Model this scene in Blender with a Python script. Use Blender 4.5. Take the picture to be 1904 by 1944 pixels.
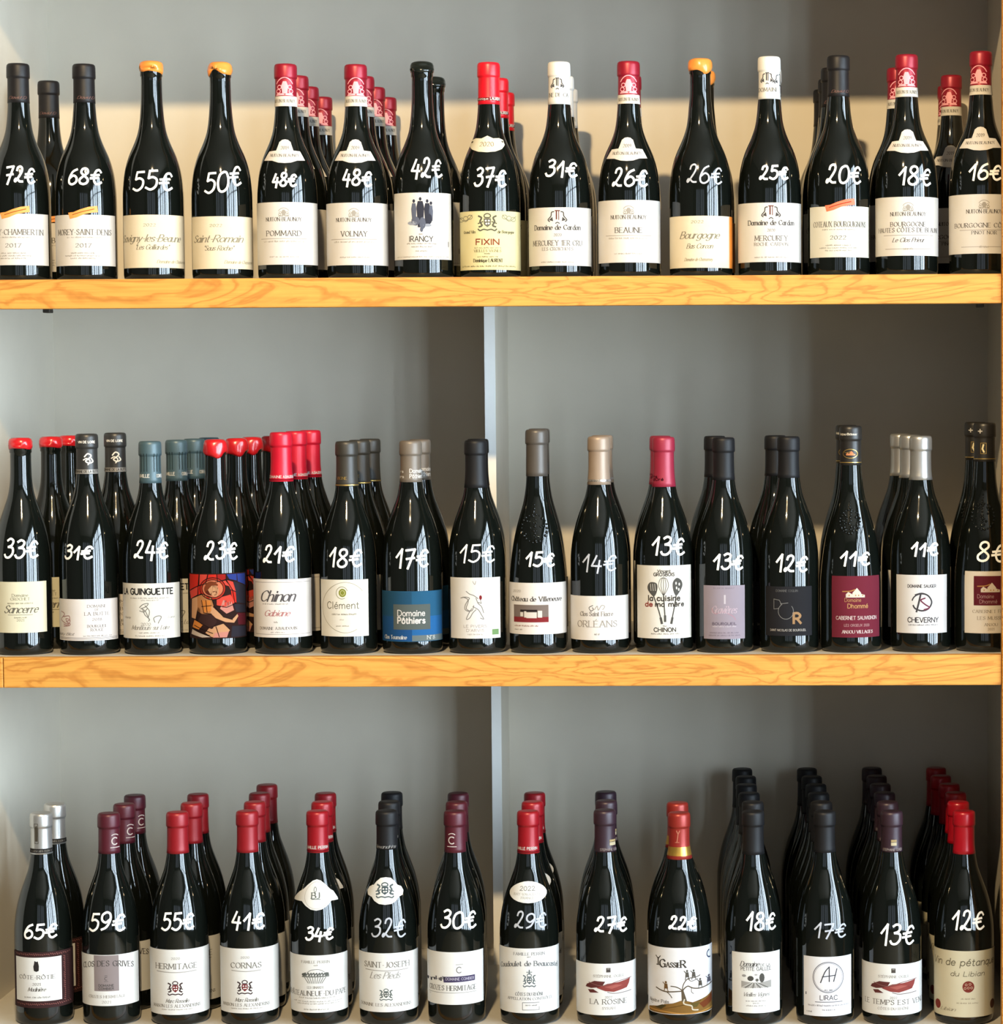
import bpy, bmesh, math, random
from mathutils import Vector, Matrix, Euler

random.seed(7)
for o in list(bpy.data.objects):
    bpy.data.objects.remove(o, do_unlink=True)
scene = bpy.context.scene
C = scene.collection

# ------------------------------------------------------------------ camera
IW, IH = 1904.0, 1944.0
F = 5017.0                     # focal length in pixels
YAW, PITCH, ROLL = math.radians(1.2), math.radians(-3.0), math.radians(-0.30)
VPX, VPY = 1450.0, 740.0       # where lines running into the shelf meet
ZMID = 1.15                    # height of the middle shelf above the floor
CAM = Vector(((VPX - 952) / 1356.0, -3.7, ZMID + (1244 - VPY) / 1356.0))
base = Euler((math.pi / 2 + PITCH, 0, YAW), 'XYZ').to_matrix()
RC = base @ Matrix.Rotation(ROLL, 3, 'Z')
d = RC.transposed() @ Vector((0, 1, 0))
SX = (952 + F * d.x / -d.z - VPX) / IW
SY = (VPY - 972 + F * d.y / -d.z) / IW
cam_data = bpy.data.cameras.new('camera')
cam_data.sensor_fit = 'HORIZONTAL'
cam_data.sensor_width = 36.0
cam_data.lens = F / IW * 36.0
cam_data.shift_x, cam_data.shift_y = SX, SY
cam_data.clip_start = 0.05
cam = bpy.data.objects.new('camera', cam_data)
cam.matrix_world = Matrix.Translation(CAM) @ RC.to_4x4()
C.objects.link(cam)
scene.camera = cam
RCT = RC.transposed()


def project(p):
    q = RCT @ (Vector(p) - CAM)
    return (952 + F * q.x / -q.z - SX * IW, 972 - F * q.y / -q.z + SY * IW, -q.z)


def unproject(px, py, Y):
    """the point seen at a pixel on the vertical plane at depth Y"""
    r = RC @ Vector(((px - 952 + SX * IW) / F, -(py - 972 - SY * IW) / F, -1))
    t = (Y - CAM.y) / r.y
    return CAM + r * t


# ------------------------------------------------------------------ light
scene.view_settings.view_transform = 'Standard'
scene.view_settings.look = 'None'
scene.view_settings.gamma = 1.0
scene.view_settings.use_curve_mapping = False
scene.view_settings.exposure = 0.22
world = bpy.data.worlds.new('world')
scene.world = world
world.use_nodes = True
bg = world.node_tree.nodes['Background']
bg.inputs[0].default_value = (0.72, 0.84, 1.0, 1)
bg.inputs[1].default_value = 1.0

def area(name, loc, rot, sx, sy, power, col):
    l = bpy.data.lights.new(name, 'AREA')
    l.shape = 'RECTANGLE'; l.size = sx; l.size_y = sy
    l.energy = power; l.color = col
    o = bpy.data.objects.new(name, l); o.location = loc; o.rotation_euler = rot
    C.objects.link(o)
    return o
# daylight outside the shop window in the right-hand wall
DAY = area('window_daylight', (3.35, -3.7, 1.75), (0, math.pi / 2, 0), 2.9, 5.4, 1400, (0.70, 0.86, 1.0))
# two ceiling spots that shine on the shelves from the front
def spot(name, loc, target, power, col, radius, cone):
    l = bpy.data.lights.new(name, 'SPOT')
    l.energy = power; l.color = col; l.shadow_soft_size = radius
    l.spot_size = math.radians(cone); l.spot_blend = 0.6
    o = bpy.data.objects.new(name, l); o.location = loc
    o.rotation_euler = (Vector(target) - Vector(loc)).to_track_quat('-Z', 'Y').to_euler()
    C.objects.link(o)
    return o
LZ, LY = 2.88, -2.05
spot('ceiling_spot', (-0.13, LY, LZ), (-0.10, 0.1, 1.5), 112, (1.0, 0.74, 0.41), 0.034, 85)
spot('ceiling_spot.001', (-0.085, LY, LZ), (0.0, 0.1, 1.5), 165, (1.0, 0.74, 0.41), 0.034, 85)

# ------------------------------------------------------------------ materials
def lin(c):
    c /= 255.0
    return c / 12.92 if c <= 0.04045 else ((c + 0.055) / 1.055) ** 2.4

def rgb(h):
    h = h.lstrip('#')
    return tuple(lin(int(h[i:i + 2], 16)) for i in (0, 2, 4)) + (1,)

MATS = {}
def mat(hexcol, rough=0.6, metal=0.0, spec=0.4, vary=0.04, scale=60, coat=0.0, bump=0.0):
    key = (hexcol, rough, metal, spec, vary, scale, coat, bump)
    if key in MATS:
        return MATS[key]
    m = bpy.data.materials.new('paint_' + hexcol.lstrip('#'))
    m.use_nodes = True
    nt = m.node_tree
    b = nt.nodes['Principled BSDF']
    b.inputs['Roughness'].default_value = rough
    b.inputs['Metallic'].default_value = metal
    b.inputs['Specular IOR Level'].default_value = spec
    b.inputs['Coat Weight'].default_value = coat
    col = rgb(hexcol)
    if vary > 0:
        tc = nt.nodes.new('ShaderNodeTexCoord')
        nz = nt.nodes.new('ShaderNodeTexNoise')
        nz.inputs['Scale'].default_value = scale
        nz.inputs['Detail'].default_value = 3
        rp = nt.nodes.new('ShaderNodeValToRGB')
        rp.color_ramp.elements[0].position = 0.3
        rp.color_ramp.elements[1].position = 0.7
        rp.color_ramp.elements[0].color = tuple(c * (1 - vary) for c in col[:3]) + (1,)
        rp.color_ramp.elements[1].color = tuple(min(1, c * (1 + vary)) for c in col[:3]) + (1,)
        nt.links.new(tc.outputs['Object'], nz.inputs['Vector'])
        nt.links.new(nz.outputs['Fac'], rp.inputs['Fac'])
        nt.links.new(rp.outputs['Color'], b.inputs['Base Color'])
        if bump > 0:
            bp = nt.nodes.new('ShaderNodeBump')
            bp.inputs['Strength'].default_value = bump
            bp.inputs['Distance'].default_value = 0.001
            nt.links.new(nz.outputs['Fac'], bp.inputs['Height'])
            nt.links.new(bp.outputs['Normal'], b.inputs['Normal'])
    else:
        b.inputs['Base Color'].default_value = col
    MATS[key] = m
    return m

def ink(h):
    r = [int(h.lstrip('#')[i:i + 2], 16) for i in (0, 2, 4)]
    return mat('#%02x%02x%02x' % tuple(int(c * .78) for c in r), 0.8, 0, 0.08, 0)

def paper(h):
    r = [int(h.lstrip('#')[i:i + 2], 16) for i in (0, 2, 4)]
    return mat('#%02x%02x%02x' % tuple(int(c * .83) for c in r), 0.8, 0, 0.1, 0.03, 25)

def wood_mat():
    m = bpy.data.materials.new('oak_edging')
    m.use_nodes = True
    nt = m.node_tree; N = nt.nodes; L = nt.links
    b = N['Principled BSDF']
    b.inputs['Roughness'].default_value = 0.45
    b.inputs['Specular IOR Level'].default_value = 0.35
    tc = N.new('ShaderNodeTexCoord')
    mp = N.new('ShaderNodeMapping'); mp.inputs['Scale'].default_value = (3.2, 8, 17)
    L.new(tc.outputs['Object'], mp.inputs['Vector'])
    # growth rings: bands of a slowly varying field give the long cathedral figure
    n1 = N.new('ShaderNodeTexNoise'); n1.inputs['Scale'].default_value = 1.0
    n1.inputs['Detail'].default_value = 5; n1.inputs['Roughness'].default_value = 0.45
    n1.inputs['Distortion'].default_value = 0.9
    L.new(mp.outputs['Vector'], n1.inputs['Vector'])
    mul = N.new('ShaderNodeMath'); mul.operation = 'MULTIPLY'; mul.inputs[1].default_value = 13
    L.new(n1.outputs['Fac'], mul.inputs[0])
    fr = N.new('ShaderNodeMath'); fr.operation = 'FRACT'
    L.new(mul.outputs[0], fr.inputs[0])
    rp = N.new('ShaderNodeValToRGB')
    e = rp.color_ramp.elements
    e[0].position = 0.0; e[0].color = rgb('#c0843a')
    e[1].position = 1.0; e[1].color = rgb('#c78c40')
    x = e.new(0.12); x.color = rgb('#b27530')
    x = e.new(0.34); x.color = rgb('#ca9143')
    x = e.new(0.75); x.color = rgb('#cc9445')
    L.new(fr.outputs[0], rp.inputs['Fac'])
    mp2 = N.new('ShaderNodeMapping'); mp2.inputs['Scale'].default_value = (9, 30, 330)
    L.new(tc.outputs['Object'], mp2.inputs['Vector'])
    n2 = N.new('ShaderNodeTexNoise'); n2.inputs['Scale'].default_value = 1.0; n2.inputs['Detail'].default_value = 3
    L.new(mp2.outputs['Vector'], n2.inputs['Vector'])
    r2 = N.new('ShaderNodeValToRGB')
    r2.color_ramp.elements[0].position = 0.35; r2.color_ramp.elements[0].color = (0.80, 0.77, 0.72, 1)
    r2.color_ramp.elements[1].position = 0.65; r2.color_ramp.elements[1].color = (1, 1, 1, 1)
    L.new(n2.outputs['Fac'], r2.inputs['Fac'])
    mx = N.new('ShaderNodeMix'); mx.data_type = 'RGBA'; mx.blend_type = 'MULTIPLY'
    mx.inputs['Factor'].default_value = 0.8
    L.new(rp.outputs['Color'], mx.inputs['A']); L.new(r2.outputs['Color'], mx.inputs['B'])
    L.new(mx.outputs['Result'], b.inputs['Base Color'])
    return m

WOOD = wood_mat()
LAMI = mat('#d0c8b8', 0.6, 0, 0.3, 0.02, 14)
SHELFTOP = mat('#bab5ab', 0.55, 0, 0.3, 0.03, 20)

def glass_mat():
    m = bpy.data.materials.new('dark_bottle_glass')
    m.use_nodes = True
    b = m.node_tree.nodes['Principled BSDF']
    b.inputs['Base Color'].default_value = (0.0035, 0.0045, 0.0035, 1)
    b.inputs['Roughness'].default_value = 0.06
    b.inputs['IOR'].default_value = 1.52
    nt = m.node_tree
    tc = nt.nodes.new('ShaderNodeTexCoord')
    mp = nt.nodes.new('ShaderNodeMapping'); mp.inputs['Scale'].default_value = (1, 1, 0.25)
    nz = nt.nodes.new('ShaderNodeTexNoise'); nz.inputs['Scale'].default_value = 55; nz.inputs['Detail'].default_value = 1
    bp = nt.nodes.new('ShaderNodeBump'); bp.inputs['Strength'].default_value = 0.16; bp.inputs['Distance'].default_value = 0.001
    nt.links.new(tc.outputs['Object'], mp.inputs['Vector'])
    nt.links.new(mp.outputs['Vector'], nz.inputs['Vector'])
    nt.links.new(nz.outputs['Fac'], bp.inputs['Height'])
    nt.links.new(bp.outputs['Normal'], b.inputs['Normal'])
    return m
GLASS = glass_mat()
CHALK = mat('#f4f4f0', 0.7, 0, 0.2, 0.05, 200)
CHALK_FAINT = mat('#a9adb6', 0.7, 0, 0.2, 0.12, 200)

# ------------------------------------------------------------------ mesh helpers
def link(name, me, m=None, parent=None, loc=None):
    o = bpy.data.objects.new(name, me)
    C.objects.link(o)
    if m is not None and me is not None:
        me.materials.append(m)
    if parent is not None:
        o.parent = parent
    if loc is not None:
        o.location = loc
    return o

def box(name, x0, x1, y0, y1, z0, z1, m, parent=None, bevel=0.0):
    bm = bmesh.new()
    cx, cy, cz = (x0 + x1) / 2, (y0 + y1) / 2, (z0 + z1) / 2
    bmesh.ops.create_cube(bm, size=1, matrix=Matrix.Diagonal((x1 - x0, y1 - y0, z1 - z0, 1)))
    if bevel:
        bmesh.ops.bevel(bm, geom=bm.edges[:], offset=bevel, segments=2, affect='EDGES', profile=0.5)
    me = bpy.data.meshes.new(name)
    bm.to_mesh(me); bm.free()
    return link(name, me, m, parent, (cx, cy, cz))

def boxes(name, lst, m, parent=None):
    bm = bmesh.new()
    for (x0, x1, y0, y1, z0, z1) in lst:
        bmesh.ops.create_cube(bm, size=1, matrix=Matrix.Translation(((x0 + x1) / 2, (y0 + y1) / 2, (z0 + z1) / 2)) @ Matrix.Diagonal((x1 - x0, y1 - y0, z1 - z0, 1)))
    me = bpy.data.meshes.new(name)
    bm.to_mesh(me); bm.free()
    return link(name, me, m, parent)

def structure(o):
    o['kind'] = 'structure'
    return o

# ------------------------------------------------------------------ the shelving unit
DEPTH = 0.545
mid = lambda y: unproject(952, y, 0.0).z
Z_TOP, Z_TOP_B = mid(527), mid(582)
Z_MID, Z_MID_B = mid(1244), mid(1300.5)
ZB_FRONT = unproject(952, 1947, 0.02).z
Z_BOT = ZB_FRONT
TH = Z_TOP - Z_TOP_B
_zw = unproject(952, 187, DEPTH).z
Z_UP_B = (_zw + DEPTH * LZ / -LY) / (1 + DEPTH / -LY)
XL = unproject(103, 750, DEPTH).x
XR = unproject(1856, 750, DEPTH).x + 0.0155
XRT = unproject(1900.5, 950, -0.004).x

unit = link('shelving_unit', None, None, None, (0, 0, 0))
unit['label'] = 'tall grey shelving unit with oak-edged shelves holding rows of wine bottles'
unit['category'] = 'shelving'
PT = 0.03
box('back_panel', XL - PT, XR + PT, DEPTH, DEPTH + 0.02, 0.0, Z_UP_B + 0.55, LAMI, unit)
box('side_panel', XL - PT, XL, 0.0, DEPTH, 0.0, Z_UP_B + 0.55, LAMI, unit)
sp = box('side_panel', XR, XR + PT, 0.0, DEPTH, 0.0, Z_UP_B + 0.55, LAMI, unit)
box('upright_edging', XRT, XR + PT, -0.022, 0.0, 0.0, Z_UP_B + 0.55, WOOD, sp, 0.0012)
x5 = unproject(5, 1270, -0.02).x
def shelf(zt, zb, joint=None, x1=XR):
    s = box('shelf_board', XL, XR, 0.0, DEPTH, zt - 0.019, zt, SHELFTOP, unit)
    xe = XRT - 0.0004
    segs = [(XL, xe)] if joint is None else [(XL, joint - 0.0005), (joint + 0.0005, xe)]
    for a, b in segs:
        e = box('oak_edging', a, b, -0.018, 0.0, zb, zt + 0.0005, WOOD, s, 0.0012)
        e.location -= s.location
    return s
s_top = shelf(Z_TOP, Z_TOP_B)
s_mid = shelf(Z_MID, Z_MID_B, x5)
s_bot = shelf(Z_BOT, Z_BOT - TH)
s_up = shelf(Z_UP_B + TH, Z_UP_B)
# parts were placed in world space under an Empty at the origin; sub-parts of side panel too
for ch in sp.children:
    ch.location -= sp.location
# partitions at the back of the two lower compartments
def partition(xa, xb, ypx, Y, z0, z1):
    a, b = unproject(xa, ypx, Y).x, unproject(xb, ypx, Y).x
    p = box('partition', a, b, Y, DEPTH, z0, z1, LAMI, unit)
    e = box('lit_edge_strip', a, b, Y - 0.001, Y, z0, z1, mat('#eeeeea', .5, 0, .3, .02, 30), p)  # white facing puts the light the front edge catches into its colour
    e.location -= p.location
    return p
partition(920, 940.5, 720, 0.345, Z_MID, Z_TOP - 0.019)
partition(934, 952.5, 1450, 0.42, Z_BOT, Z_MID - 0.019)
PIN = mat('#33302a', 0.5, 0.3, 0.4, 0)
for px, py in ((91, 583), (1860, 571)):
    p = unproject(px, py, 0.04)
    box('shelf_pin', p.x - 0.005, p.x + 0.005, 0.03, 0.05, Z_TOP_B - 0.004, Z_TOP_B + 0.004, PIN, unit, 0.001)

# ------------------------------------------------------------------ the room around it
W_ROOM = mat('#958c80', 0.8, 0, 0.2, 0.03, 3)
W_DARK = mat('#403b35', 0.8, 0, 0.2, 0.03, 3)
FLOOR = mat('#a08a6c', 0.5, 0, 0.3, 0.06, 4)
FRAME = mat('#26282b', 0.5, 0.2, 0.4, 0)
RX0, RX1, RY0, RY1, RZ = -3.0, 3.0, -7.0, DEPTH + 0.03, 3.6
structure(box('floor', RX0 - .1, RX1 + .1, RY0 - .1, RY1 + .1, -0.1, 0, FLOOR))
structure(box('ceiling', RX0 - .1, RX1 + .1, RY0 - .1, RY1 + .1, RZ, RZ + 0.1, W_ROOM))
structure(box('wall_back', RX0, RX1, RY1, RY1 + 0.1, 0, RZ, W_ROOM))
structure(box('wall_left', RX0 - .1, RX0, RY0, RY1, 0, RZ, W_DARK))
structure(boxes('wall_front', [(RX0, -1.7, RY0 - .1, RY0, 0, RZ), (1.9, RX1, RY0 - .1, RY0, 0, RZ), (-1.7, 1.9, RY0 - .1, RY0, 0, .4), (-1.7, 1.9, RY0 - .1, RY0, 2.9, RZ)], W_DARK))
structure(boxes('added_window_bars', [(x - w, x + w, RY0 - .08, RY0 - .02, .4, 2.9) for x, w in ((-1.7, .05), (-.9, .12), (-.5, .03), (.1, .2), (.75, .04), (1.2, .1), (1.9, .05))], FRAME))  # opening and bars added behind the camera for dim striped reflections on bottles
WY0, WY1, WZ0, WZ1 = -6.3, -1.1, 0.35, 3.1
structure(boxes('wall_right', [(RX1, RX1 + .1, RY0, WY0, 0, RZ), (RX1, RX1 + .1, WY1, RY1, 0, RZ),
                               (RX1, RX1 + .1, WY0, WY1, 0, WZ0), (RX1, RX1 + .1, WY0, WY1, WZ1, RZ)], W_DARK))
fr = []  # uneven bars, some added to break up the window's reflection in the bottles
for y, w in ((-6.3, .05), (-5.6, .15), (-4.9, .05), (-4.2, .25), (-3.6, .05), (-3.1, .12), (-2.7, .04), (-2.3, .14), (-2.0, .03), (-1.7, .05), (-1.45, .03), (-1.1, .05)):
    fr.append((RX1 + .02, RX1 + .09, y - w, y + w, WZ0, WZ1))
for z in (WZ0 + .03, 2.45, WZ1 - .03):
    fr.append((RX1 + .02, RX1 + .09, WY0, WY1, z - 0.03, z + 0.03))
structure(boxes('window_1', fr, FRAME))

# ------------------------------------------------------------------ stroke lettering
# glyph = width : strokes; '~' marks a smooth stroke; units are tenths of the capital height
_B = '~0,4.5/1.8,6.4/4,5.5/4.8,3.2/3.8,.6/1.8,.1/0,1.8'
_D = '~4.8,4.5/3,6.4/.9,5.5/0,3.2/1,.6/3,.1/4.8,1.8'
_C = '~6.8,8/5,9.8/2.6,9.6/.5,7.3/.2,4.5/1,1.8/3,.2/5.2,.3/6.9,2'
_O = '~3.7,10/1.2,8.7/0,5/1.2,1.3/3.7,0/6.2,1.3/7.5,5/6.2,8.7/3.7,10'
_P = '0,0/0,10 ~0,10/3.5,10/5.5,7.4/3.5,4.8/0,4.8'
GL = {
 'A': (7, '0,0/3.5,10 3.5,10/7,0 1.3,3.6/5.7,3.6'),
 'B': (6, '0,0/0,10 ~0,10/3.5,10/5.2,7.7/3.5,5.3/0,5.3 ~0,5.3/4,5.3/6,2.7/4,0/0,0'),
 'C': (7, _C), 'D': (7, '0,0/0,10 ~0,10/3,10/6,8.3/7,5/6,1.7/3,0/0,0'),
 'E': (5.5, '0,0/0,10 0,10/5.3,10 0,5.2/4.3,5.2 0,0/5.5,0'),
 'F': (5.3, '0,0/0,10 0,10/5.3,10 0,5.2/4.3,5.2'),
 'G': (7.2, _C + ' 6.9,1/6.9,4.5 4.6,4.5/7,4.5'), 'H': (7, '0,0/0,10 7,0/7,10 0,5.2/7,5.2'),
 'I': (1, '.5,0/.5,10'), 'J': (4, '~3.5,10/3.5,3/2.6,.3/.5,.3'),
 'K': (6.5, '0,0/0,10 6.2,10/0,4.2 2,6/6.5,0'), 'L': (5, '0,10/0,0 0,0/5,0'),
 'M': (8.5, '0,0/.6,10 .6,10/4.2,1.5 4.2,1.5/7.9,10 7.9,10/8.5,0'),
 'N': (7, '0,0/0,10 0,10/7,0 7,0/7,10'), 'O': (7.5, _O), 'P': (5.5, _P),
 'Q': (7.5, _O + ' 4.5,2.5/7.5,-1.2'), 'R': (6, _P + ' 2.5,4.8/6,0'),
 'S': (5.4, '~5.2,8.4/3.5,10/1.2,9.3/.6,7.3/2.5,5.6/4.6,4.2/5.2,2.3/3.8,.3/1.6,.2/.1,1.9'),
 'T': (6.5, '3.2,0/3.2,10 0,10/6.5,10'), 'U': (7, '~0,10/0,3.5/1.2,.8/3.5,0/5.8,.8/7,3.5/7,10'),
 'V': (7, '0,10/3.5,0 3.5,0/7,10'), 'W': (10, '0,10/2.5,0 2.5,0/5,9 5,9/7.5,0 7.5,0/10,10'),
 'X': (6.5, '0,10/6.5,0 6.5,10/0,0'), 'Y': (6.5, '0,10/3.2,5 6.5,10/3.2,5 3.2,5/3.2,0'),
 'Z': (6, '0,10/6,10 6,10/0,0 0,0/6,0'),
 '0': (5, '~2.5,10/.6,8.4/0,5/.6,1.6/2.5,0/4.4,1.6/5,5/4.4,8.4/2.5,10'),
 '1': (3, '.5,8/2,10 2,10/2,0'), '2': (5, '~.2,7.8/1.5,9.8/3.8,9.7/4.7,7.5/3,4/0,0 0,0/5,0'),
 '3': (4.8, '~.3,8.6/2.3,10/4.3,8.5/3.8,6/2,5.3 ~2,5.3/4.4,4.5/4.8,2/3,.1/.8,.4/0,1.7'),
 '4': (5, '3.8,0/3.8,10 3.8,10/0,3 0,3/5,3'),
 '5': (4.8, '4.5,10/.8,10 .8,10/.5,5.6 ~.5,5.6/2.5,6.3/4.6,5/4.6,2/2.5,0/.2,1'),
 '6': (4.8, '~4.3,9.6/1.8,8/.3,4/.7,1/2.6,0/4.7,1.5/4.6,4.2/2.6,5.6/.6,4'),
 '7': (5, '0,10/5,10 5,10/1.8,0'),
 '8': (5, '~2.5,5.4/.7,7.3/1,9.3/2.5,10/4,9.3/4.3,7.3/2.5,5.4/.3,3/.7,.8/2.5,0/4.3,.8/4.7,3/2.5,5.4'),
 '9': (4.8, '~4.4,6/2.4,4.4/.4,5.8/.3,8.5/2.4,10/4.3,9/4.7,6/3.2,2/.7,.4'),
 'a': (4.8, '~4.5,4.5/3.2,6.3/1.2,5.8/0,3.2/1,.5/2.8,.2/4.5,2 4.5,6.4/4.5,0'), 'b': (5, '0,0/0,10 ' + _B),
 'c': (4.4, '~4.3,5.2/2.8,6.4/1,5.6/.1,3.2/1,.7/2.8,.1/4.4,1.2'), 'd': (5, '4.8,0/4.8,10 ' + _D),
 'e': (4.8, '.2,3.4/4.6,3.4 ~4.6,3.4/4,5.7/2.4,6.4/.7,5.5/.1,3/1,.6/2.8,.1/4.5,1.2'),
 'f': (3, '~3.2,9.4/2,10/1.2,8.5/1.2,4/1.2,0 0,6.4/2.8,6.4'), 'g': (5, _D + ' ~4.8,6.4/4.8,2/4.8,-1/3.8,-3/1.8,-3.2/.3,-2.2'),
 'h': (5, '0,0/0,10 ~0,4.3/1.8,6.4/3.9,6/4.5,4/4.5,0'), 'i': (1, '.4,0/.4,6.4 .4,8.4/.4,9.4'),
 'j': (1.4, '~.8,6.4/.8,2/.8,-1.5/-.4,-3 .8,8.4/.8,9.4'), 'k': (4.5, '0,0/0,10 4,6.4/0,2.6 1.5,4/4.5,0'),
 'l': (1, '.4,0/.4,10'), 'm': (7.8, '0,0/0,6.4 ~0,4.4/1.5,6.4/3.2,6/3.8,4/3.8,0 ~3.8,4.4/5.3,6.4/7,6/7.6,4/7.6,0'),
 'n': (4.7, '0,0/0,6.4 ~0,4.3/1.8,6.4/3.9,6/4.5,4/4.5,0'), 'o': (5, '~2.5,6.4/.7,5.5/0,3.2/.7,.9/2.5,0/4.3,.9/5,3.2/4.3,5.5/2.5,6.4'),
 'p': (5, '0,-3.2/0,6.4 ' + _B), 'q': (5, '4.8,-3.2/4.8,6.4 ' + _D), 'r': (3.3, '0,0/0,6.4 ~0,4/1.4,6/3.2,6.3'),
 's': (4, '~3.8,5.4/2.4,6.4/.6,5.8/.6,4.3/2.2,3.3/3.8,2.2/3.6,.7/2,.1/.1,1'),
 't': (3.2, '~1.2,9/1.2,4/1.2,1.2/2,.1/3.2,.5 0,6.4/2.8,6.4'), 'u': (4.7, '~0,6.4/0,2/.9,.2/2.7,.2/4.5,2.2 4.5,6.4/4.5,0'),
 'v': (4.8, '0,6.4/2.4,0 2.4,0/4.8,6.4'), 'w': (7, '0,6.4/1.8,0 1.8,0/3.5,6 3.5,6/5.2,0 5.2,0/7,6.4'),
 'x': (4.5, '0,6.4/4.5,0 4.5,6.4/0,0'), 'y': (4.8, '0,6.4/2.4,0 4.8,6.4/1,-3.2'), 'z': (4.4, '0,6.4/4.4,6.4 4.4,6.4/0,0 0,0/4.4,0'),
 '-': (3, '.4,4/2.8,4'), '.': (1, '.4,0/.4,.8'), "'": (1, '.4,10/.4,7.6'), '"': (2, '.4,10/.4,8 1.6,10/1.6,8'), ' ': (3, ''),
 '°': (2.4, '~1.2,10/.3,9.2/1.2,8.3/2.1,9.2/1.2,10'), ',': (1, '.6,.6/.2,-1.4'),
}
for a, b, acc in (('é', 'e', '2,7.8/3.4,9.6'), ('è', 'e', '3,7.8/1.6,9.6'), ('ê', 'e', '1.2,7.8/2.4,9.4 2.4,9.4/3.6,7.8'),
                  ('ô', 'o', '1.3,7.8/2.5,9.4 2.5,9.4/3.7,7.8'), ('â', 'a', '1.2,7.8/2.4,9.4 2.4,9.4/3.6,7.8'),
                  ('É', 'E', '2,11/3.6,13'), ('È', 'E', '3,11/1.6,13'), ('Ô', 'O', '2.4,11/3.7,12.8 3.7,12.8/5,11'),
                  ('Â', 'A', '2.3,11/3.5,12.8 3.5,12.8/4.7,11')):
    GL[a] = (GL[b][0], GL[b][1] + ' ' + acc)
HAND = {
 '0': (5, '~2.8,9.6/.8,8.2/.1,4.6/1,.8/3,0/5,2/5.2,6/4,9.2/2.4,9.4'), '1': (3.4, '0,5.4/2.8,10 2.8,10/2.9,-.3'),
 '2': (5, '~.8,7.4/1.2,9.3/2.8,10/4,8.8/3.8,6.4/2.2,3/.6,.4/.1,.9/.6,1.9/1.8,1.5/3.2,.3/5,.2'),
 '3': (4.6, '~.6,9/2.4,10/4.2,8.8/3.6,6.6/1.6,5.6 ~1.6,5.6/4.2,5/4.6,2.2/3,.1/1,.1/0,1.5'),
 '4': (4.8, '~1.8,10/1,7/0,3.6 0,3.6/4.8,3.4 3.6,7/3.4,-1'), '5': (4.8, '4.6,9.8/1,9.6 1,9.6/.8,5.8 ~.8,5.8/2.8,6.4/4.7,5/4.5,1.8/2.4,0/0,1'),
 '6': GL['6'], '7': (5, '0,9.3/4.8,9.9 4.8,9.9/2,-.8 .8,4.6/5,5.2'), '8': GL['8'], '9': GL['9'],
 '€': (6.2, '~5.8,8.2/4.6,9.8/2.6,9/1.4,5/2.2,1.2/4,0/6.2,1.4 -.2,6/4.6,6.5 -.4,3.9/4.2,4.4'),
}

def smooth(pts, n=4, closed=False):
    if len(pts) < 3:
        return pts
    closed = closed or pts[0] == pts[-1]
    out = []
    m = len(pts)
    for i in range(m - 1):
        p1, p2 = pts[i], pts[i + 1]
        if closed:
            p0 = pts[i - 1] if i > 0 else pts[-2]
            p3 = pts[i + 2] if i + 2 < m else pts[1]
        else:
            p0 = pts[i - 1] if i > 0 else p1
            p3 = pts[i + 2] if i + 2 < m else p2
        for k in range(n):
            t = k / n
            out.append(tuple(0.5 * (2 * p1[j] + (p2[j] - p0[j]) * t + (2 * p0[j] - 5 * p1[j] + 4 * p2[j] - p3[j]) * t * t
                                    + (3 * p1[j] - p0[j] - 3 * p2[j] + p3[j]) * t ** 3) for j in (0, 1)))
    out.append(pts[-1])
    return out

_cache = {}
def glyph(ch, table):
    k = (ch, table is HAND)
    if k not in _cache:
        w, s = (table.get(ch) or GL.get(ch) or GL['-'])
        st = []
        for q in s.split():
            sm = q[0] == '~'
            pts = [tuple(float(v) / 10 for v in p.split(',')) for p in q.lstrip('~').split('/')]
            st.append((smooth(pts, 3 if table is GL else 4) if sm else pts, sm))
        _cache[k] = (w / 10, st)
    return _cache[k]

STYLE = {  # thick, thin, slant, serif, tracking
 's': (.18, .08, 0, True, .20), 'n': (.15, .15, 0, False, .18), 'b': (.23, .22, 0, False, .20),
 'c': (.17, .075, .38, False, .10), 'h': (.13, .13, .15, False, .16), 'l': (.10, .10, 0, False, .2),
 'k': (.23, .10, 0, True, .16), 'w': (.145, .145, .10, False, .15),
}

def layout(txt, style):
    """strokes of a line of text: (segments with widths, total width) in capital heights"""
    tk, tn, sl, serif, tr = STYLE[style]
    table = HAND if style == 'w' else GL
    x = 0
    out = []
    for ch in txt:
        w, st = glyph(ch, table)
        for pts, sm in st:
            for a, b in zip(pts, pts[1:]):
                ang = math.atan2(b[1] - a[1], b[0] - a[0])
                wd = max(tn, tk * abs(math.sin(ang - (0.35 if tk != tn else 0)))) if tk != tn else tk
                out.append((x + a[0] + sl * a[1], a[1], x + b[0] + sl * b[1], b[1], wd))
            if serif and not sm:
                for p, q in ((pts[0], pts[-1]), (pts[-1], pts[0])):
                    dx, dy = q[0] - p[0], q[1] - p[1]
                    if abs(dy) > 0.55 * math.hypot(dx, dy) and abs(dy) > .25 and min(abs(p[1]), abs(p[1] - 1), abs(p[1] - .64)) < .02:
                        out.append((x + p[0] - .13, p[1], x + p[0] + .13, p[1], tn))
        x += w + tr
    return out, max(x - tr, 0.1)

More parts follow.
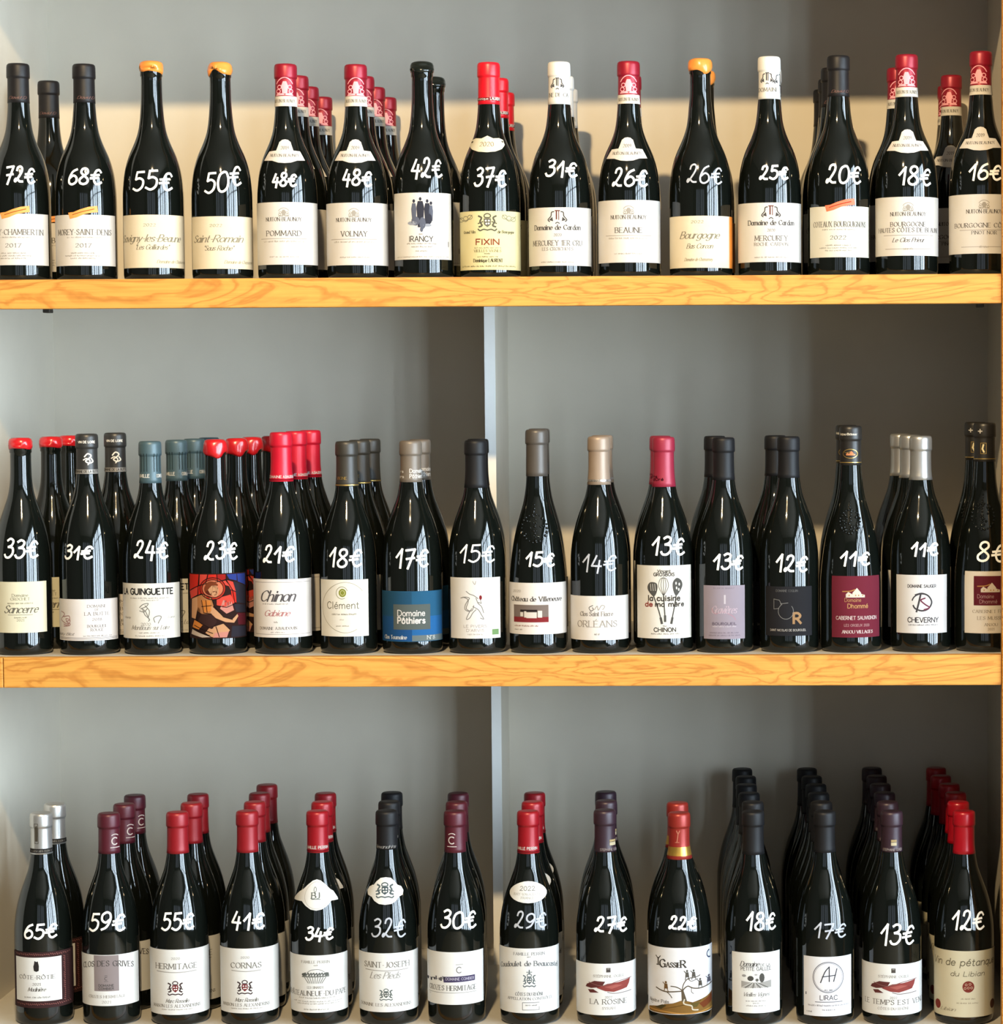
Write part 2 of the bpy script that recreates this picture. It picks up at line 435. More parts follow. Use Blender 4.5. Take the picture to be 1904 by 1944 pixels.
# ------------------------------------------------------------------ bottles
PROFILES = {  # (height for H = .30, radius as a share of R)
 'B': [(.008, 1), (.06, 1), (.11, 1), (.13, .978), (.15, .92), (.17, .79), (.19, .585), (.205, .465), (.22, .405), (.235, .372)],
 'R': [(.008, 1), (.06, 1), (.125, 1), (.147, .965), (.167, .885), (.186, .76), (.2055, .59), (.22, .47), (.235, .40)],
 'L': [(.008, 1), (.05, 1), (.09, 1), (.109, .97), (.128, .918), (.147, .845), (.166, .745), (.185, .61), (.204, .475), (.222, .40), (.235, .375)],
}
SEG = 44

def lathe(pts, seg=SEG, wobble=None):
    vs, fs = [], []
    n = len(pts)
    for i, (r, z) in enumerate(pts):
        for k in range(seg):
            a = 2 * math.pi * k / seg
            dz, dr = wobble(i, a) if wobble else (0, 0)
            vs.append(((r + dr) * math.sin(a), -(r + dr) * math.cos(a), z + dz))
    for i in range(n - 1):
        for k in range(seg):
            k2 = (k + 1) % seg
            fs.append((i * seg + k, i * seg + k2, (i + 1) * seg + k2, (i + 1) * seg + k))
    fs.append(tuple(range(seg - 1, -1, -1)))
    fs.append(tuple((n - 1) * seg + k for k in range(seg)))
    me = bpy.data.meshes.new('lathe')
    me.from_pydata(vs, [], fs)
    me.polygons.foreach_set('use_smooth', [len(p.vertices) == 4 for p in me.polygons])
    return me

SHELVES = {'top': (Z_TOP, 0.14), 'middle': (Z_MID, 0.092), 'bottom': (Z_BOT, 0.0845)}

class Sheet:
    """collects flat shapes laid on the bottle's surface, several inks in one mesh"""
    def __init__(s, name):
        s.name = name; s.v = []; s.f = []; s.m = []; s.mats = []; s.owner = None
    def slot(s, m):
        if m not in s.mats:
            s.mats.append(m)
        return s.mats.index(m)
    def build(s, parent):
        if not s.f:
            return None
        me = bpy.data.meshes.new(s.name)
        me.from_pydata(s.v, [], s.f)
        for m in s.mats:
            me.materials.append(m)
        me.polygons.foreach_set('material_index', s.m)
        me.polygons.foreach_set('use_smooth', [True] * len(s.f))
        if s.owner:   # the paper's normals follow the bottle's surface
            ns = []
            for x, y, z in s.v:
                q = math.hypot(x, y) or 1
                sl = (s.owner.r(z + .0015) - s.owner.r(z - .0015)) / .003
                k = math.sqrt(1 + sl * sl)
                ns.append((x / q / k, y / q / k, -sl / k))
            # faces must wind outwards too
            for f in me.polygons:
                c = f.center
                if f.normal.x * c.x + f.normal.y * c.y < 0:
                    f.flip()
            me.normals_split_custom_set_from_vertices(ns)
        return link(s.name, me, None, parent)

class Bottle:
    def __init__(s, shelf, cx, ytop, rpx, prof='R', neck=.0145):
        s.shelf = shelf
        zs, s.dy = SHELVES[shelf]
        s.zs = zs
        s.cx = cx
        R = rpx / 1340.0
        for _ in range(3):
            Y = 0.016 + R
            p = unproject(cx, 500 if shelf == 'top' else 1180 if shelf == 'middle' else 1880, Y)
            s.X, s.Y = p.x, Y
            s.to_cam = Vector((CAM.x - s.X, CAM.y - s.Y, 0)).normalized()
            s.phi = math.atan2(s.to_cam.x, -s.to_cam.y)
            s.s = F / project((s.X, s.Y, zs + .1))[2]
            s.cos = math.cos(s.phi)
            R = rpx / s.s * s.cos
        s.R = R
        s.dy = max(s.dy, 2 * R + .0016)
        s.rn = neck
        yt = Vector((s.X, s.Y + (-neck if shelf == 'top' else neck), 0))
        lo, hi = 0.2, 0.4
        for _ in range(30):
            m = (lo + hi) / 2
            if project((yt.x, yt.y, zs + m))[1] > ytop:
                lo = m
            else:
                hi = m
        s.H = lo
        k = s.H / .30
        pr = [(z * k, r * R) for z, r in PROFILES[prof]]
        pr += [(.252 * k, neck + .0004), (s.H - .021, neck), (s.H - .0195, neck + .0010), (s.H - .003, neck + .0008), (s.H - .0008, neck)]
        zz = [q[0] for q in pr]
        sm = smooth(pr[:-5] + pr[-5:-3], 4)
        # the smoothed body, then the crisp lip
        tab = sm + pr[-3:]
        s.tab = [(0, R * .90), (.0016, R * .955), (.004, R * .985)] + tab
        s.capoff = 0.0
        s.root = link('wine_bottle', None, None, None, (s.X, s.Y, zs + .0006))
        s.root.rotation_euler = (0, 0, s.phi)
        me = lathe([(R * .86, 0.0)] + [(r, z) for z, r in s.tab])
        me.name = 'glass_body'
        link('glass_body', me, GLASS, s.root)
        s.noncopy = []

    def r(s, z):
        t = s.tab
        if z <= t[0][0]:
            return t[0][1]
        for (z0, r0), (z1, r1) in zip(t, t[1:]):
            if z <= z1:
                return r0 + (r1 - r0) * (z - z0) / max(1e-9, z1 - z0)
        return t[-1][1]

    def z(s, y):
        r = s.R
        z = 0.1
        for _ in range(6):
            q = Vector((s.X, s.Y, 0)) + s.to_cam * r
            y0 = project((q.x, q.y, s.zs))[1]
            y1 = project((q.x, q.y, s.zs + .3))[1]
            z = .3 * (y0 - y) / (y0 - y1)
            r = s.r(min(max(z, 0), s.H - .004))
        return z

    def u(s, x, rr):
        v = (x - s.cx) / s.s * s.cos / rr
        v = max(-0.9965, min(0.9965, v))
        return rr * math.asin(v)

    def pt(s, u, z, off, rr):
        a = u / rr
        r = s.r(z) + off
        return (r * math.sin(a), -r * math.cos(a), z)

    # ---- drawing on the surface, in photograph pixels
    def seg(s, sh, a, b, w, m, off, rr):
        """a ribbon from a to b in flat metres"""
        sh.owner = s
        dx, dz = b[0] - a[0], b[1] - a[1]
        ln = math.hypot(dx, dz)
        if ln < 1e-7:
            return
        nx, nz = -dz / ln * w / 2, dx / ln * w / 2
        ex, ez = dx / ln * w * .3, dz / ln * w * .3
        a = (a[0] - ex, a[1] - ez); b = (b[0] + ex, b[1] + ez)
        n = max(1, math.ceil(ln / .0026))
        i0 = len(sh.v)
        for k in range(n + 1):
            t = k / n
            px, pz = a[0] + (b[0] - a[0]) * t, a[1] + (b[1] - a[1]) * t
            sh.v.append(s.pt(px + nx, pz + nz, off, rr)); sh.v.append(s.pt(px - nx, pz - nz, off, rr))
        mi = sh.slot(m)
        for k in range(n):
            j = i0 + 2 * k
            sh.f.append((j, j + 1, j + 3, j + 2)); sh.m.append(mi)

    def flat(s, x, y, rr):
        return (s.u(x, rr), s.z(y))

    def line(s, sh, pts, w, m, lay=1, sm=False, rr=None):
        if sm:
            pts = smooth(pts, 4)
        zc = s.z(sum(p[1] for p in pts) / len(pts))
        rr = s.r(zc)
        q = [s.flat(x, y, rr) for x, y in pts]
        for a, b in zip(q, q[1:]):
            s.seg(sh, a, b, w / s.s, m, s.off(lay), rr)

    def off(s, lay):
        return .00030 + .00012 * lay + s.capoff

    def poly(s, sh, pts, m, lay=1, sm=False):
        sh.owner = s
        if sm:
            pts = smooth(list(pts) + [pts[0]], 4)[:-1]
        zc = s.z(sum(p[1] for p in pts) / len(pts))
        rr = s.r(zc)
        q = [s.flat(x, y, rr) for x, y in pts]
        bm = bmesh.new()
        vs = [bm.verts.new((a, 0, b)) for a, b in q]
        try:
            f = bm.faces.new(vs)
        except ValueError:
            bm.free(); return
        bmesh.ops.triangulate(bm, faces=[f])
        u0, u1 = min(a for a, b in q), max(a for a, b in q)
        z0, z1 = min(b for a, b in q), max(b for a, b in q)
        st = .0032
        k = math.ceil(u0 / st)
        while k * st < u1:
            bmesh.ops.bisect_plane(bm, geom=bm.verts[:] + bm.edges[:] + bm.faces[:], plane_co=(k * st, 0, 0), plane_no=(1, 0, 0))
            k += 1
        if z1 > s.H * .25:
            k = math.ceil(z0 / st)
            while k * st < z1:
                bmesh.ops.bisect_plane(bm, geom=bm.verts[:] + bm.edges[:] + bm.faces[:], plane_co=(0, 0, k * st), plane_no=(0, 0, 1))
                k += 1
        bm.verts.index_update()
        i0 = len(sh.v)
        for v in bm.verts:
            sh.v.append(s.pt(v.co.x, v.co.z, s.off(lay), rr))
        mi = sh.slot(m)
        for f in bm.faces:
            sh.f.append(tuple(i0 + v.index for v in f.verts)); sh.m.append(mi)
        bm.free()

    def rect(s, sh, x0, x1, y0, y1, m, lay=1):
        s.poly(sh, [(x0, y0), (x1, y0), (x1, y1), (x0, y1)], m, lay)

    def ell(s, sh, cx, cy, rx, ry, m, lay=1, n=20):
        s.poly(sh, [(cx + rx * math.cos(2 * math.pi * k / n), cy + ry * math.sin(2 * math.pi * k / n)) for k in range(n)], m, lay)

    def ring(s, sh, cx, cy, rx, ry, w, m, lay=1, n=28, a0=0, a1=360):
        s.line(sh, [(cx + rx * math.cos(math.radians(a0 + (a1 - a0) * k / n)), cy + ry * math.sin(math.radians(a0 + (a1 - a0) * k / n))) for k in range(n + 1)], w, m, lay)

    def text(s, sh, t, xc, w, y, h, style, m, lay=1, arch=0.0, bold=1.0):
        segs, tw = layout(t, style)
        zb = s.z(y)
        rr = s.r(zb)
        u0, u1 = s.u(xc - w / 2, rr), s.u(xc + w / 2, rr)
        hh = (s.z(y - h) - zb)
        fx = (u1 - u0) / tw
        fw = min(hh, fx * 1.25) * bold
        um = (u0 + u1) / 2
        def P(x, z):
            u = u0 + x * fx
            e = (u - um) / max(1e-6, (u1 - u0) / 2)
            return (u, zb + z * hh - arch / s.s * e * e)
        for x0, y0, x1, y1, wd in segs:
            s.seg(sh, P(x0, y0), P(x1, y1), max(wd * fw, .00034), m, s.off(lay), rr)

    def micro(s, sh, xc, w, y, m, h=2.2, seed=0):
        """a line of print too small to read: short strokes with word gaps"""
        rnd = random.Random(int(xc * 7 + y * 13 + seed))
        x = xc - w / 2
        zc = s.z(y - h / 2); rr = s.r(zc)
        n = 0
        h = max(h, 2.2)
        while x < xc + w / 2 - 1:
            if n <= 0:
                n = rnd.randint(3, 8); x += 1.6; continue
            n -= 1
            k = rnd.uniform(.55, 1)
            a, b = s.flat(x, y, rr), s.flat(x + rnd.uniform(-.5, .7), y - h * k, rr)
            s.seg(sh, a, b, .8 / s.s, m, s.off(1), rr)
            if rnd.random() < .6:
                c = s.flat(x + 1.0, y - h * rnd.choice((0, .5, .9)) * k, rr)
                s.seg(sh, (a[0], c[1]), c, .6 / s.s, m, s.off(1), rr)
            x += rnd.uniform(1.4, 2.0)

    # ---- parts
    def label(s, x0, x1, y0, y1, col, name='front_label', lay=0, pts=None):
        sh = Sheet(name)
        if pts is None:
            s.rect(sh, x0, x1, y0, y1, paper(col), lay)
        else:
            s.poly(sh, pts, paper(col), lay)
        return sh.build(s.root)

    def capsule(s, ybot, m, name='capsule'):
        zb = s.z(ybot)
        o = .00035
        pts = [(s.r(zb) + .0001, zb)]
        n = 7
        for k in range(n + 1):
            z = zb + .0001 + (s.H - .0225 - zb) * k / n
            pts.append((s.r(z) + o, z))
        L = s.rn
        pts += [(L + o + .0001, s.H - .0208), (L + o + .0012, s.H - .0200), (L + o + .0014, s.H - .0175), (L + o + .0012, s.H - .0050),
                (L + o + .0007, s.H - .0018), (L - .0006, s.H - .0001), (L - .004, s.H + .0002), (L - .009, s.H + .0002)]
        me = lathe(pts)
        me.name = name
        c = link(name, me, m, s.root)
        s.capoff = .00045
        return c

    def wax(s, ylow, m, rough=1.0, drip=.003):
        zb = s.z(ylow)
        rnd = random.Random(int(s.cx))
        ph = [rnd.uniform(0, 6.28) for _ in range(4)]
        L = s.rn + .0022
        pts = [(s.rn + .0006, zb), (L - .0002, zb + .002), (L + .0008, zb + .006), (L + .0006, s.H - .009), (L, s.H - .004),
               (L - .0016, s.H - .0006), (L - .005, s.H + .0012), (L - .011, s.H + .0014)]
        def wob(i, a):
            w = math.sin(a * 2 + ph[0]) * .55 + math.sin(a * 3 + ph[1]) * .45 + math.sin(a * 5 + ph[2]) * .25
            dz = w * drip * (1 if i == 0 else .8 if i == 1 else .35 if i == 2 else 0)
            return dz, .00035 * math.sin(a * 4 + ph[3] + i) * rough
        me = lathe(pts, SEG, wob)
        me.name = 'wax_seal'
        return link('wax_seal', me, m, s.root)

    def lay_cap(s, cap, name='capsule_print'):
        sh = Sheet(name)
        sh.parent = cap
        return sh

    def price(s, t, x0, x1, y0, y1, faint=False, bold=1.0, dy=0.0):
        sh = Sheet('price_writing')
        off = s.capoff; s.capoff = 0
        m = CHALK_FAINT if faint else CHALK
        rnd = random.Random(int(x0 * 3 + y0))
        segs_all = []
        # digits, then the euro sign, each with its own small shift like handwriting
        widths = [glyph(ch, HAND)[0] + .16 for ch in t]
        tot = sum(widths) - .16
        zb = s.z(y1); rr = s.r(zb)
        u0, u1 = s.u(x0, rr), s.u(x1, rr)
        hh = s.z(y0) - zb
        x = 0
        fx = (u1 - u0) / (tot + .12)
        for i, ch in enumerate(t):
            w, st = glyph(ch, HAND)
            sc = rnd.uniform(.90, 1.0) if ch != '€' else .86
            oz = rnd.uniform(0, .08) + (dy if ch == '€' else 0)
            for pts, sm in st:
                q = [(u0 + (x + px + .12 * py) * fx, zb + (oz + py * sc) * hh) for px, py in pts]
                for a, b in zip(q, q[1:]):
                    s.seg(sh, a, b, .0031 * bold * (.8 if faint else 1), m, .00025, rr)
            x += widths[i]
        s.capoff = off
        o = sh.build(s.root)
        s.noncopy.append(o)
        return o

    def dims(s, label, cat='bottle', group=None):
        s.root['label'] = label
        s.root['category'] = cat
        if group:
            s.root['group'] = group

    def copy_at(s, px, row, label, group, turn=0.0, ycap=None):
        Y = s.Y + row * s.dy
        ref = {'top': 160, 'middle': 870, 'bottom': 1560}[s.shelf]
        p = unproject(px, ref - (0 if s.shelf != 'bottom' else 16 * row), Y)
        r = s.root.copy(); C.objects.link(r)
        r.location = (p.x, Y, s.zs + .0006)
        tc = Vector((CAM.x - p.x, CAM.y - Y, 0))
        r.rotation_euler = (0, 0, math.atan2(tc.x, -tc.y) + turn)
        r['label'] = label; r['category'] = 'bottle'; r['group'] = group
        for ch in s.root.children:
            if ch in s.noncopy:
                continue
            c = ch.copy(); C.objects.link(c); c.parent = r
            for g in ch.children:
                e = g.copy(); C.objects.link(e); e.parent = c
        return r

# ------------------------------------------------------------------ small emblems drawn on paper or foil
def crest(b, sh, cx, cy, w, h, m, m2=None, lay=1):
    """shield between two supporters under a crown, on a scroll"""
    m2 = m2 or m
    X = lambda a: cx + a * w / 2
    Y = lambda a: cy + a * h / 2
    b.poly(sh, [(X(-.38), Y(-.45)), (X(.38), Y(-.45)), (X(.36), Y(.2)), (X(0), Y(.5)), (X(-.36), Y(.2))], m, lay)
    b.line(sh, [(X(-.3), Y(-.8)), (X(0), Y(-.95)), (X(.3), Y(-.8)), (X(.25), Y(-.55)), (X(-.25), Y(-.55)), (X(-.3), Y(-.8))], max(1, w * .06), m2, lay, True)
    for q in (-1, 1):
        b.line(sh, [(X(q * .9), Y(-.7)), (X(q * .6), Y(-.5)), (X(q * .75), Y(-.1)), (X(q * .55), Y(.3)), (X(q * .85), Y(.45))], max(1, w * .09), m2, lay, True)
        b.line(sh, [(X(q * .45), Y(-.1)), (X(q * .95), Y(0.1))], max(1, w * .06), m2, lay)
        b.line(sh, [(X(0), Y(.8)), (X(q * .4), Y(.72)), (X(q * .75), Y(.85)), (X(q * .95), Y(.68))], max(1, h * .07), m2, lay, True)
    w2 = mat('#e8e2d8', .5, 0, .3, 0)
    for dx, dy in ((-.16, -.2), (.16, -.2), (-.1, .12), (.14, .1)):
        b.ell(sh, X(dx), Y(dy), w * .05, h * .05, w2, lay + 1, 6)

def sunburst(b, sh, cx, cy, w, h, m, lay=1):
    """arched motto over a plumed helmet on foliage (cap of the red-and-white capsules, pale on labels)"""
    b.ring(sh, cx, cy + h * .1, w * .5, h * .55, max(1, w * .06), m, lay, 14, 205, 335)
    b.poly(sh, [(cx - w * .14, cy + h * .4), (cx - w * .2, cy - h * .02), (cx - w * .1, cy - h * .25), (cx + w * .1, cy - h * .25), (cx + w * .2, cy - h * .02), (cx + w * .14, cy + h * .4)], m, lay)
    for q in (-1, 1):
        b.ring(sh, cx + q * w * .30, cy + h * .05, w * .11, h * .10, max(.8, w * .05), m, lay, 10)
        b.ring(sh, cx + q * w * .36, cy + h * .27, w * .11, h * .10, max(.8, w * .05), m, lay, 10)
        b.poly(sh, [(cx, cy + h * .48), (cx + q * w * .5, cy + h * .5), (cx + q * w * .42, cy + h * .36), (cx + q * w * .1, cy + h * .38)], m, lay)

def tower_emblem(b, sh, cx, cy, w, h, m, m2, lay=1):
    """two birds facing a hanging key, drawn in broken curves"""
    b.line(sh, [(cx - w * .12, cy - h * .42), (cx + w * .12, cy - h * .42)], h * .07, m2, lay)
    b.line(sh, [(cx - w * .05, cy - h * .4), (cx - w * .05, cy + h * .15)], h * .09, m2, lay)
    b.line(sh, [(cx + w * .07, cy - h * .4), (cx + w * .07, cy + h * .2)], h * .05, m2, lay)
    b.line(sh, [(cx - w * .1, cy + h * .45), (cx, cy + h * .38), (cx + w * .1, cy + h * .45)], h * .06, m, lay, True)
    for q in (-1, 1):
        b.line(sh, [(cx + q * w * .18, cy - h * .35), (cx + q * w * .30, cy - h * .30), (cx + q * w * .33, cy - h * .05), (cx + q * w * .48, cy + h * .2), (cx + q * w * .40, cy + h * .32)], h * .07, m, lay, True)
        b.poly(sh, [(cx + q * w * .26, cy), (cx + q * w * .44, cy + h * .22), (cx + q * w * .22, cy + h * .30)], m, lay)

def house(b, sh, cx, cy, w, m, m2, lay=1):
    b.poly(sh, [(cx - w * .1, cy + w * .18), (cx - w * .1, cy - w * .05), (cx + w * .12, cy - w * .30), (cx + w * .32, cy - w * .05), (cx + w * .32, cy + w * .18)], m, lay)
    b.poly(sh, [(cx - w * .42, cy + w * .18), (cx - w * .42, cy + w * .02), (cx - w * .3, cy - w * .10), (cx - w * .1, cy + w * .02), (cx - w * .1, cy + w * .18)], m, lay)
    b.poly(sh, [(cx + w * .32, cy + w * .18), (cx + w * .32, cy), (cx + w * .5, cy + w * .06), (cx + w * .5, cy + w * .18)], m, lay)
    b.line(sh, [(cx - w * .58, cy - w * .12), (cx - w * .2, cy - w * .14), (cx + w * .02, cy - w * .22)], w * .05, m2, lay, True)
    for dx in (-.26, .06, .2, .4):
        b.rect(sh, cx + w * (dx - .025), cx + w * (dx + .025), cy + w * .04, cy + w * .11, m2, lay + 1)

def hat_label(b, cx, y0, col='#f2ece4'):
    """domed neck label with two wings"""
    p = [(cx - 14, y0 + 12), (cx - 13, y0 + 4), (cx - 7, y0), (cx, y0 - 1), (cx + 7, y0), (cx + 13, y0 + 4), (cx + 14, y0 + 12), (cx + 14.5, y0 + 20),
         (cx + 28.5, y0 + 21), (cx + 33, y0 + 38), (cx + 20, y0 + 39), (cx + 10, y0 + 43), (cx, y0 + 44), (cx - 10, y0 + 43), (cx - 20, y0 + 39), (cx - 33, y0 + 38), (cx - 28.5, y0 + 21), (cx - 14.5, y0 + 20)]
    n = b.label(0, 0, 0, 0, col, 'neck_label', 0, p)
    sh = Sheet('lettering')
    g = ink('#8d8884')
    b.text(sh, '2019', cx, 15, y0 + 18, 6, 's', g)
    b.text(sh, 'NUITON-BEAUNOY', cx, 54, y0 + 32, 5, 's', ink('#77726e'), arch=-1)
    sh.build(n)

def red_white_cap(b, ytop, ysplit, ybot):
    c = b.capsule(ybot, mat('#8e1428', .38, .25, .5, .05, 80))
    sh = Sheet('paper_band')
    b.rect(sh, b.cx - 60, b.cx + 60, ysplit, ybot, paper('#efe8dc'), 0)
    band = sh.build(c)
    cx = b.capx
    sh = Sheet('capsule_print')
    sunburst(b, sh, cx, (ytop + ysplit) / 2 + 12, 31, 36, mat('#e39aa2', .5, 0, .3, 0), 1)
    b.text(sh, 'NUITON BEAUNOY', cx, 36, ysplit + 12, 6, 's', ink('#8b8780'), 1)
    sh.build(c)
    return c

ALL = []
ONES = ['', 'one', 'two', 'three', 'four', 'five', 'six', 'seven', 'eight', 'nine', 'ten', 'eleven', 'twelve', 'thirteen', 'fourteen', 'fifteen', 'sixteen', 'seventeen', 'eighteen', 'nineteen']
TENS = ['', '', 'twenty', 'thirty', 'forty', 'fifty', 'sixty', 'seventy']
def say(p):
    n = int(p.rstrip('€'))
    return ONES[n] if n < 20 else TENS[n // 10] + ('-' + ONES[n % 10] if n % 10 else '')
def reg(b, price, pbox, key, desc, rears=(), group=None, faint=False, bold=1.0, dy=0.0, lean=0.0):
    o = b.price(price, *pbox, faint=faint, bold=bold, dy=dy)
    g = group or ('wine bottles in the %s line of the %s shelf' % (key, b.shelf))
    b.dims('wine bottle priced %s euros on the %s shelf, %s' % (say(price), b.shelf, desc), 'bottle', g if rears else None)
    ords = ['second', 'third', 'fourth', 'fifth', 'sixth']
    for i, e in enumerate(rears):
        px, row, rd = (e + ('',))[:3] if len(e) == 2 else e
        k = key.replace(price, say(price) + '-euro').replace('top ', '').replace('middle ', '').replace('bottom ', '')
        txt = '%s bottle on the %s shelf, %s in line behind the %s bottle' % (rd or 'unpriced', b.shelf, ords[i], k)
        b.copy_at(px, row, txt, g, turn=random.uniform(-.12, .12))
    ALL.append(b)

def B(shelf, cx, ytop, rpx, prof=None, capx=None):
    b = Bottle(shelf, cx, ytop, rpx, prof or ('B' if shelf == 'top' else 'R'))
    b.capx = capx if capx is not None else cx
    return b

BLACKCAP = mat('#161415', .48, .0, .28, .04, 60)
CHARCOAL = mat('#151517', .5, 0, .25, .04, 60)
ORANGEWAX = mat('#e0883a', .28, 0, .5, .06, 40, .3)
REDWAX = mat('#b3161c', .25, 0, .5, .06, 40, .3)
WHITE = '#ece7df'

# ================================================================== top shelf
def ribbon(b, x0, col, dy=0):
    sh = Sheet('ribbon_sticker')
    y = 403 + dy
    b.poly(sh, [(x0, y + 1), (x0 + 10, y), (x0 + 22, y - 5), (x0 + 38, y - 10), (x0 + 54, y - 12), (x0 + 55, y), (x0 + 44, y + 1), (x0 + 30, y + 4), (x0 + 16, y + 10), (x0 + 3, y + 13), (x0 + 4, y + 8)], mat(col, .5, 0, .3, .05, 80), 2)
    o = sh.build(b.root)
    sh = Sheet('lettering')
    b.line(sh, [(x0 + 8, y + 5), (x0 + 24, y + 0), (x0 + 48, y - 6)], 1.6, ink('#b86a30' if col != '#ee6a48' else '#c43c22'), 3, True)
    sh.build(o)

def duband(b, name, xc, w, lb, col=WHITE, year='2017', ty=446, yy=470):
    L = b.label(*lb, col)
    sh = Sheet('lettering')
    t = ink('#85817c')
    b.text(sh, name, xc, w, ty, 10, 's', t)
    b.micro(sh, xc, w * .7, ty + 6, ink('#b5b0a8'), 2)
    b.text(sh, year, xc - 3, 29, yy, 7, 's', t)
    for k, ww in ((12, 48), (17, 70), (22, 50)):
        b.micro(sh, xc - 3, ww, yy + k, ink('#a8a39b'), 2)
    sh.build(L)
    return L

def black_david(b, ybot):
    c = b.capsule(ybot, BLACKCAP)
    sh = Sheet('capsule_print')
    b.text(sh, 'David D', b.capx + 2, 30, ybot - 7, 5, 'c', ink('#8f6a62'), 1)
    sh.build(c)

b = B('top', 41, 120, 58.5, capx=37)
black_david(b, 195)
duband(b, 'GEVREY-CHAMBERTIN', 29, 106, (-17, 92, 406, 504))
ribbon(b, 3, '#e8924a')
reg(b, '72€', (12, 71, 316, 348), '72€', 'with black capsule and orange ribbon', [(92, 1.5, 'black-capped')])

b = B('top', 165.5, 121, 59)
black_david(b, 195)
duband(b, 'MOREY-SAINT-DENIS', 162, 98, (107, 219, 408, 505))
ribbon(b, 132, '#e8924a')
reg(b, '68€', (132, 198, 320, 352), '68€', 'black capsule, orange ribbon on label')

def chassorney(b, lb, year, l1, w1, l2, w2, xc, y1, y2, y3, x3):
    L = b.label(*lb, '#f3e6c8')
    sh = Sheet('lettering')
    t = ink('#9a937f')
    b.text(sh, year, xc - 4, 23, y1 - 29, 5, 's', t)
    b.text(sh, l1, xc, w1, y1, 13, 'c', t)
    b.text(sh, l2, xc, w2, y2, 9, 'c', t)
    b.text(sh, 'Domaine de Chassorney', x3, 52, y3, 6, 'c', ink('#b8ab8c'))
    sh.build(L)

b = B('top', 293, 117, 58.5)
b.wax(137, ORANGEWAX)
chassorney(b, (236, 351, 408, 509), '2022', 'Savigny-les-Beaune', 106, '"Les Golliardes"', 62, 289, 459, 474, 500, 324)
reg(b, '55€', (255, 332, 325, 363), '55€', 'orange wax seal, cream label')

b = B('top', 423, 119, 58.5)
b.wax(140, ORANGEWAX, 1.4, .005)
chassorney(b, (366, 480, 411, 511), '2022', 'Saint-Romain', 90, '"Sous Roche"', 55, 415, 460, 476, 501, 452)
reg(b, '50€', (391, 463, 326, 367), '50€', 'orange wax seal, cream label', dy=.35)

def nuits(b, lb, xc, y0, lines, cap, hat, orn=None):
    red_white_cap(b, *cap)
    hat_label(b, hat[0], hat[1])
    L = b.label(*lb, WHITE)
    sh = Sheet('lettering')
    g = ink('#6f6a66'); pale = ink('#b9b2a6')
    b.text(sh, 'NUITON-BEAUNOY', xc, 65, y0 + 36, 7, 's', g)
    for t, w, y, h, st in lines:
        if t == '-':
            b.line(sh, [(xc - w / 2, y), (xc + w / 2, y)], 1.0, pale)
        elif t == '~':
            b.micro(sh, xc, w, y, pale, h)
        else:
            b.text(sh, t, xc, w, y, h, st, g)
    sh.build(L)
    sh = Sheet('emblem')
    sunburst(b, sh, xc, y0 + 19, 21, 17, pale)
    sh.build(L)

pm = lambda t, w, y: [(t, w, y + 64, 9.5, 's'), ('-', 84, y + 69.5, 0, ''), ('~', 76, y + 76, 3, ''), ('~', 56, y + 105, 2, '')]
b = B('top', 547, 121, 57.5, capx=545)
nuits(b, (490, 603, 384, 503), 540, 384, pm('POMMARD', 64, 384), (121, 183, 202), (543.5, 266))
reg(b, '48€', (519, 566, 330, 355), 'smaller-written 48€', 'red and white capsule, smaller writing',
    [(565, 1, 'red-capped'), (585, 2, 'red-capped'), (611, 3, 'red-capped')])
b = B('top', 679.5, 122, 58)
nuits(b, (621, 737, 385, 504), 673, 385, pm('VOLNAY', 48, 385), (122, 183, 202), (677, 266))
reg(b, '48€', (652, 709, 323, 354), 'larger-written 48€', 'red and white capsule, larger writing',
    [(690, 1, 'red-capped'), (711, 2, 'red-capped'), (733, 3, 'red-capped')])

b = B('top', 805, 118, 57, capx=802)
b.wax(138, mat('#0e1512', .15, 0, .6, .1, 60, .4), .5, .0008).name = 'black_wax_seal'
L = b.label(750, 857, 366, 493, '#ede8df')
sh = Sheet('illustration')
dk, gy, pl = ink('#3c3d48'), ink('#6a6f80'), ink('#a7adb8')
for x, yt, w, yb in ((787, 379, 9, 418), (799, 375, 13, 432), (812, 379, 11, 426), (819, 383, 7, 420)):
    b.ell(sh, x, yt + 3, 2.6, 3.6, dk, 1, 8)
    b.poly(sh, [(x - w * .35, yt + 7), (x + w * .35, yt + 7), (x + w * .55, yt + 18), (x + w * .42, yb), (x - w * .38, yb), (x - w * .55, yt + 18)], dk if w > 10 else gy, 1)
for x, y, rx, ry, m in ((790, 420, 8, 9, gy), (803, 424, 6, 12, gy), (816, 416, 5, 10, dk), (784, 424, 9, 4, pl), (801, 436, 3, 5, gy), (812, 428, 8, 3, pl)):
    b.ell(sh, x, y, rx, ry, m, 2, 9)
sh.build(L)
sh = Sheet('lettering')
b.text(sh, 'IRANCY', 800, 44, 459, 10, 'n', ink('#4a4745'))
b.micro(sh, 800, 10, 446, ink('#8d8880'), 2); b.micro(sh, 801, 58, 464, ink('#a09a90'), 2.6); b.micro(sh, 801, 40, 470, ink('#a09a90'), 2.4)
b.micro(sh, 800, 24, 478, ink('#a09a90'), 2); b.micro(sh, 803, 98, 489, ink('#b0aaa0'), 1.8)
b.line(sh, [(851, 459), (851, 468)], 2, ink('#77726c'))
sh.build(L)
reg(b, '42€', (782, 843, 300, 337), '42€', 'black top, dark figures on white label', [(824, 1.3, 'black-topped')])

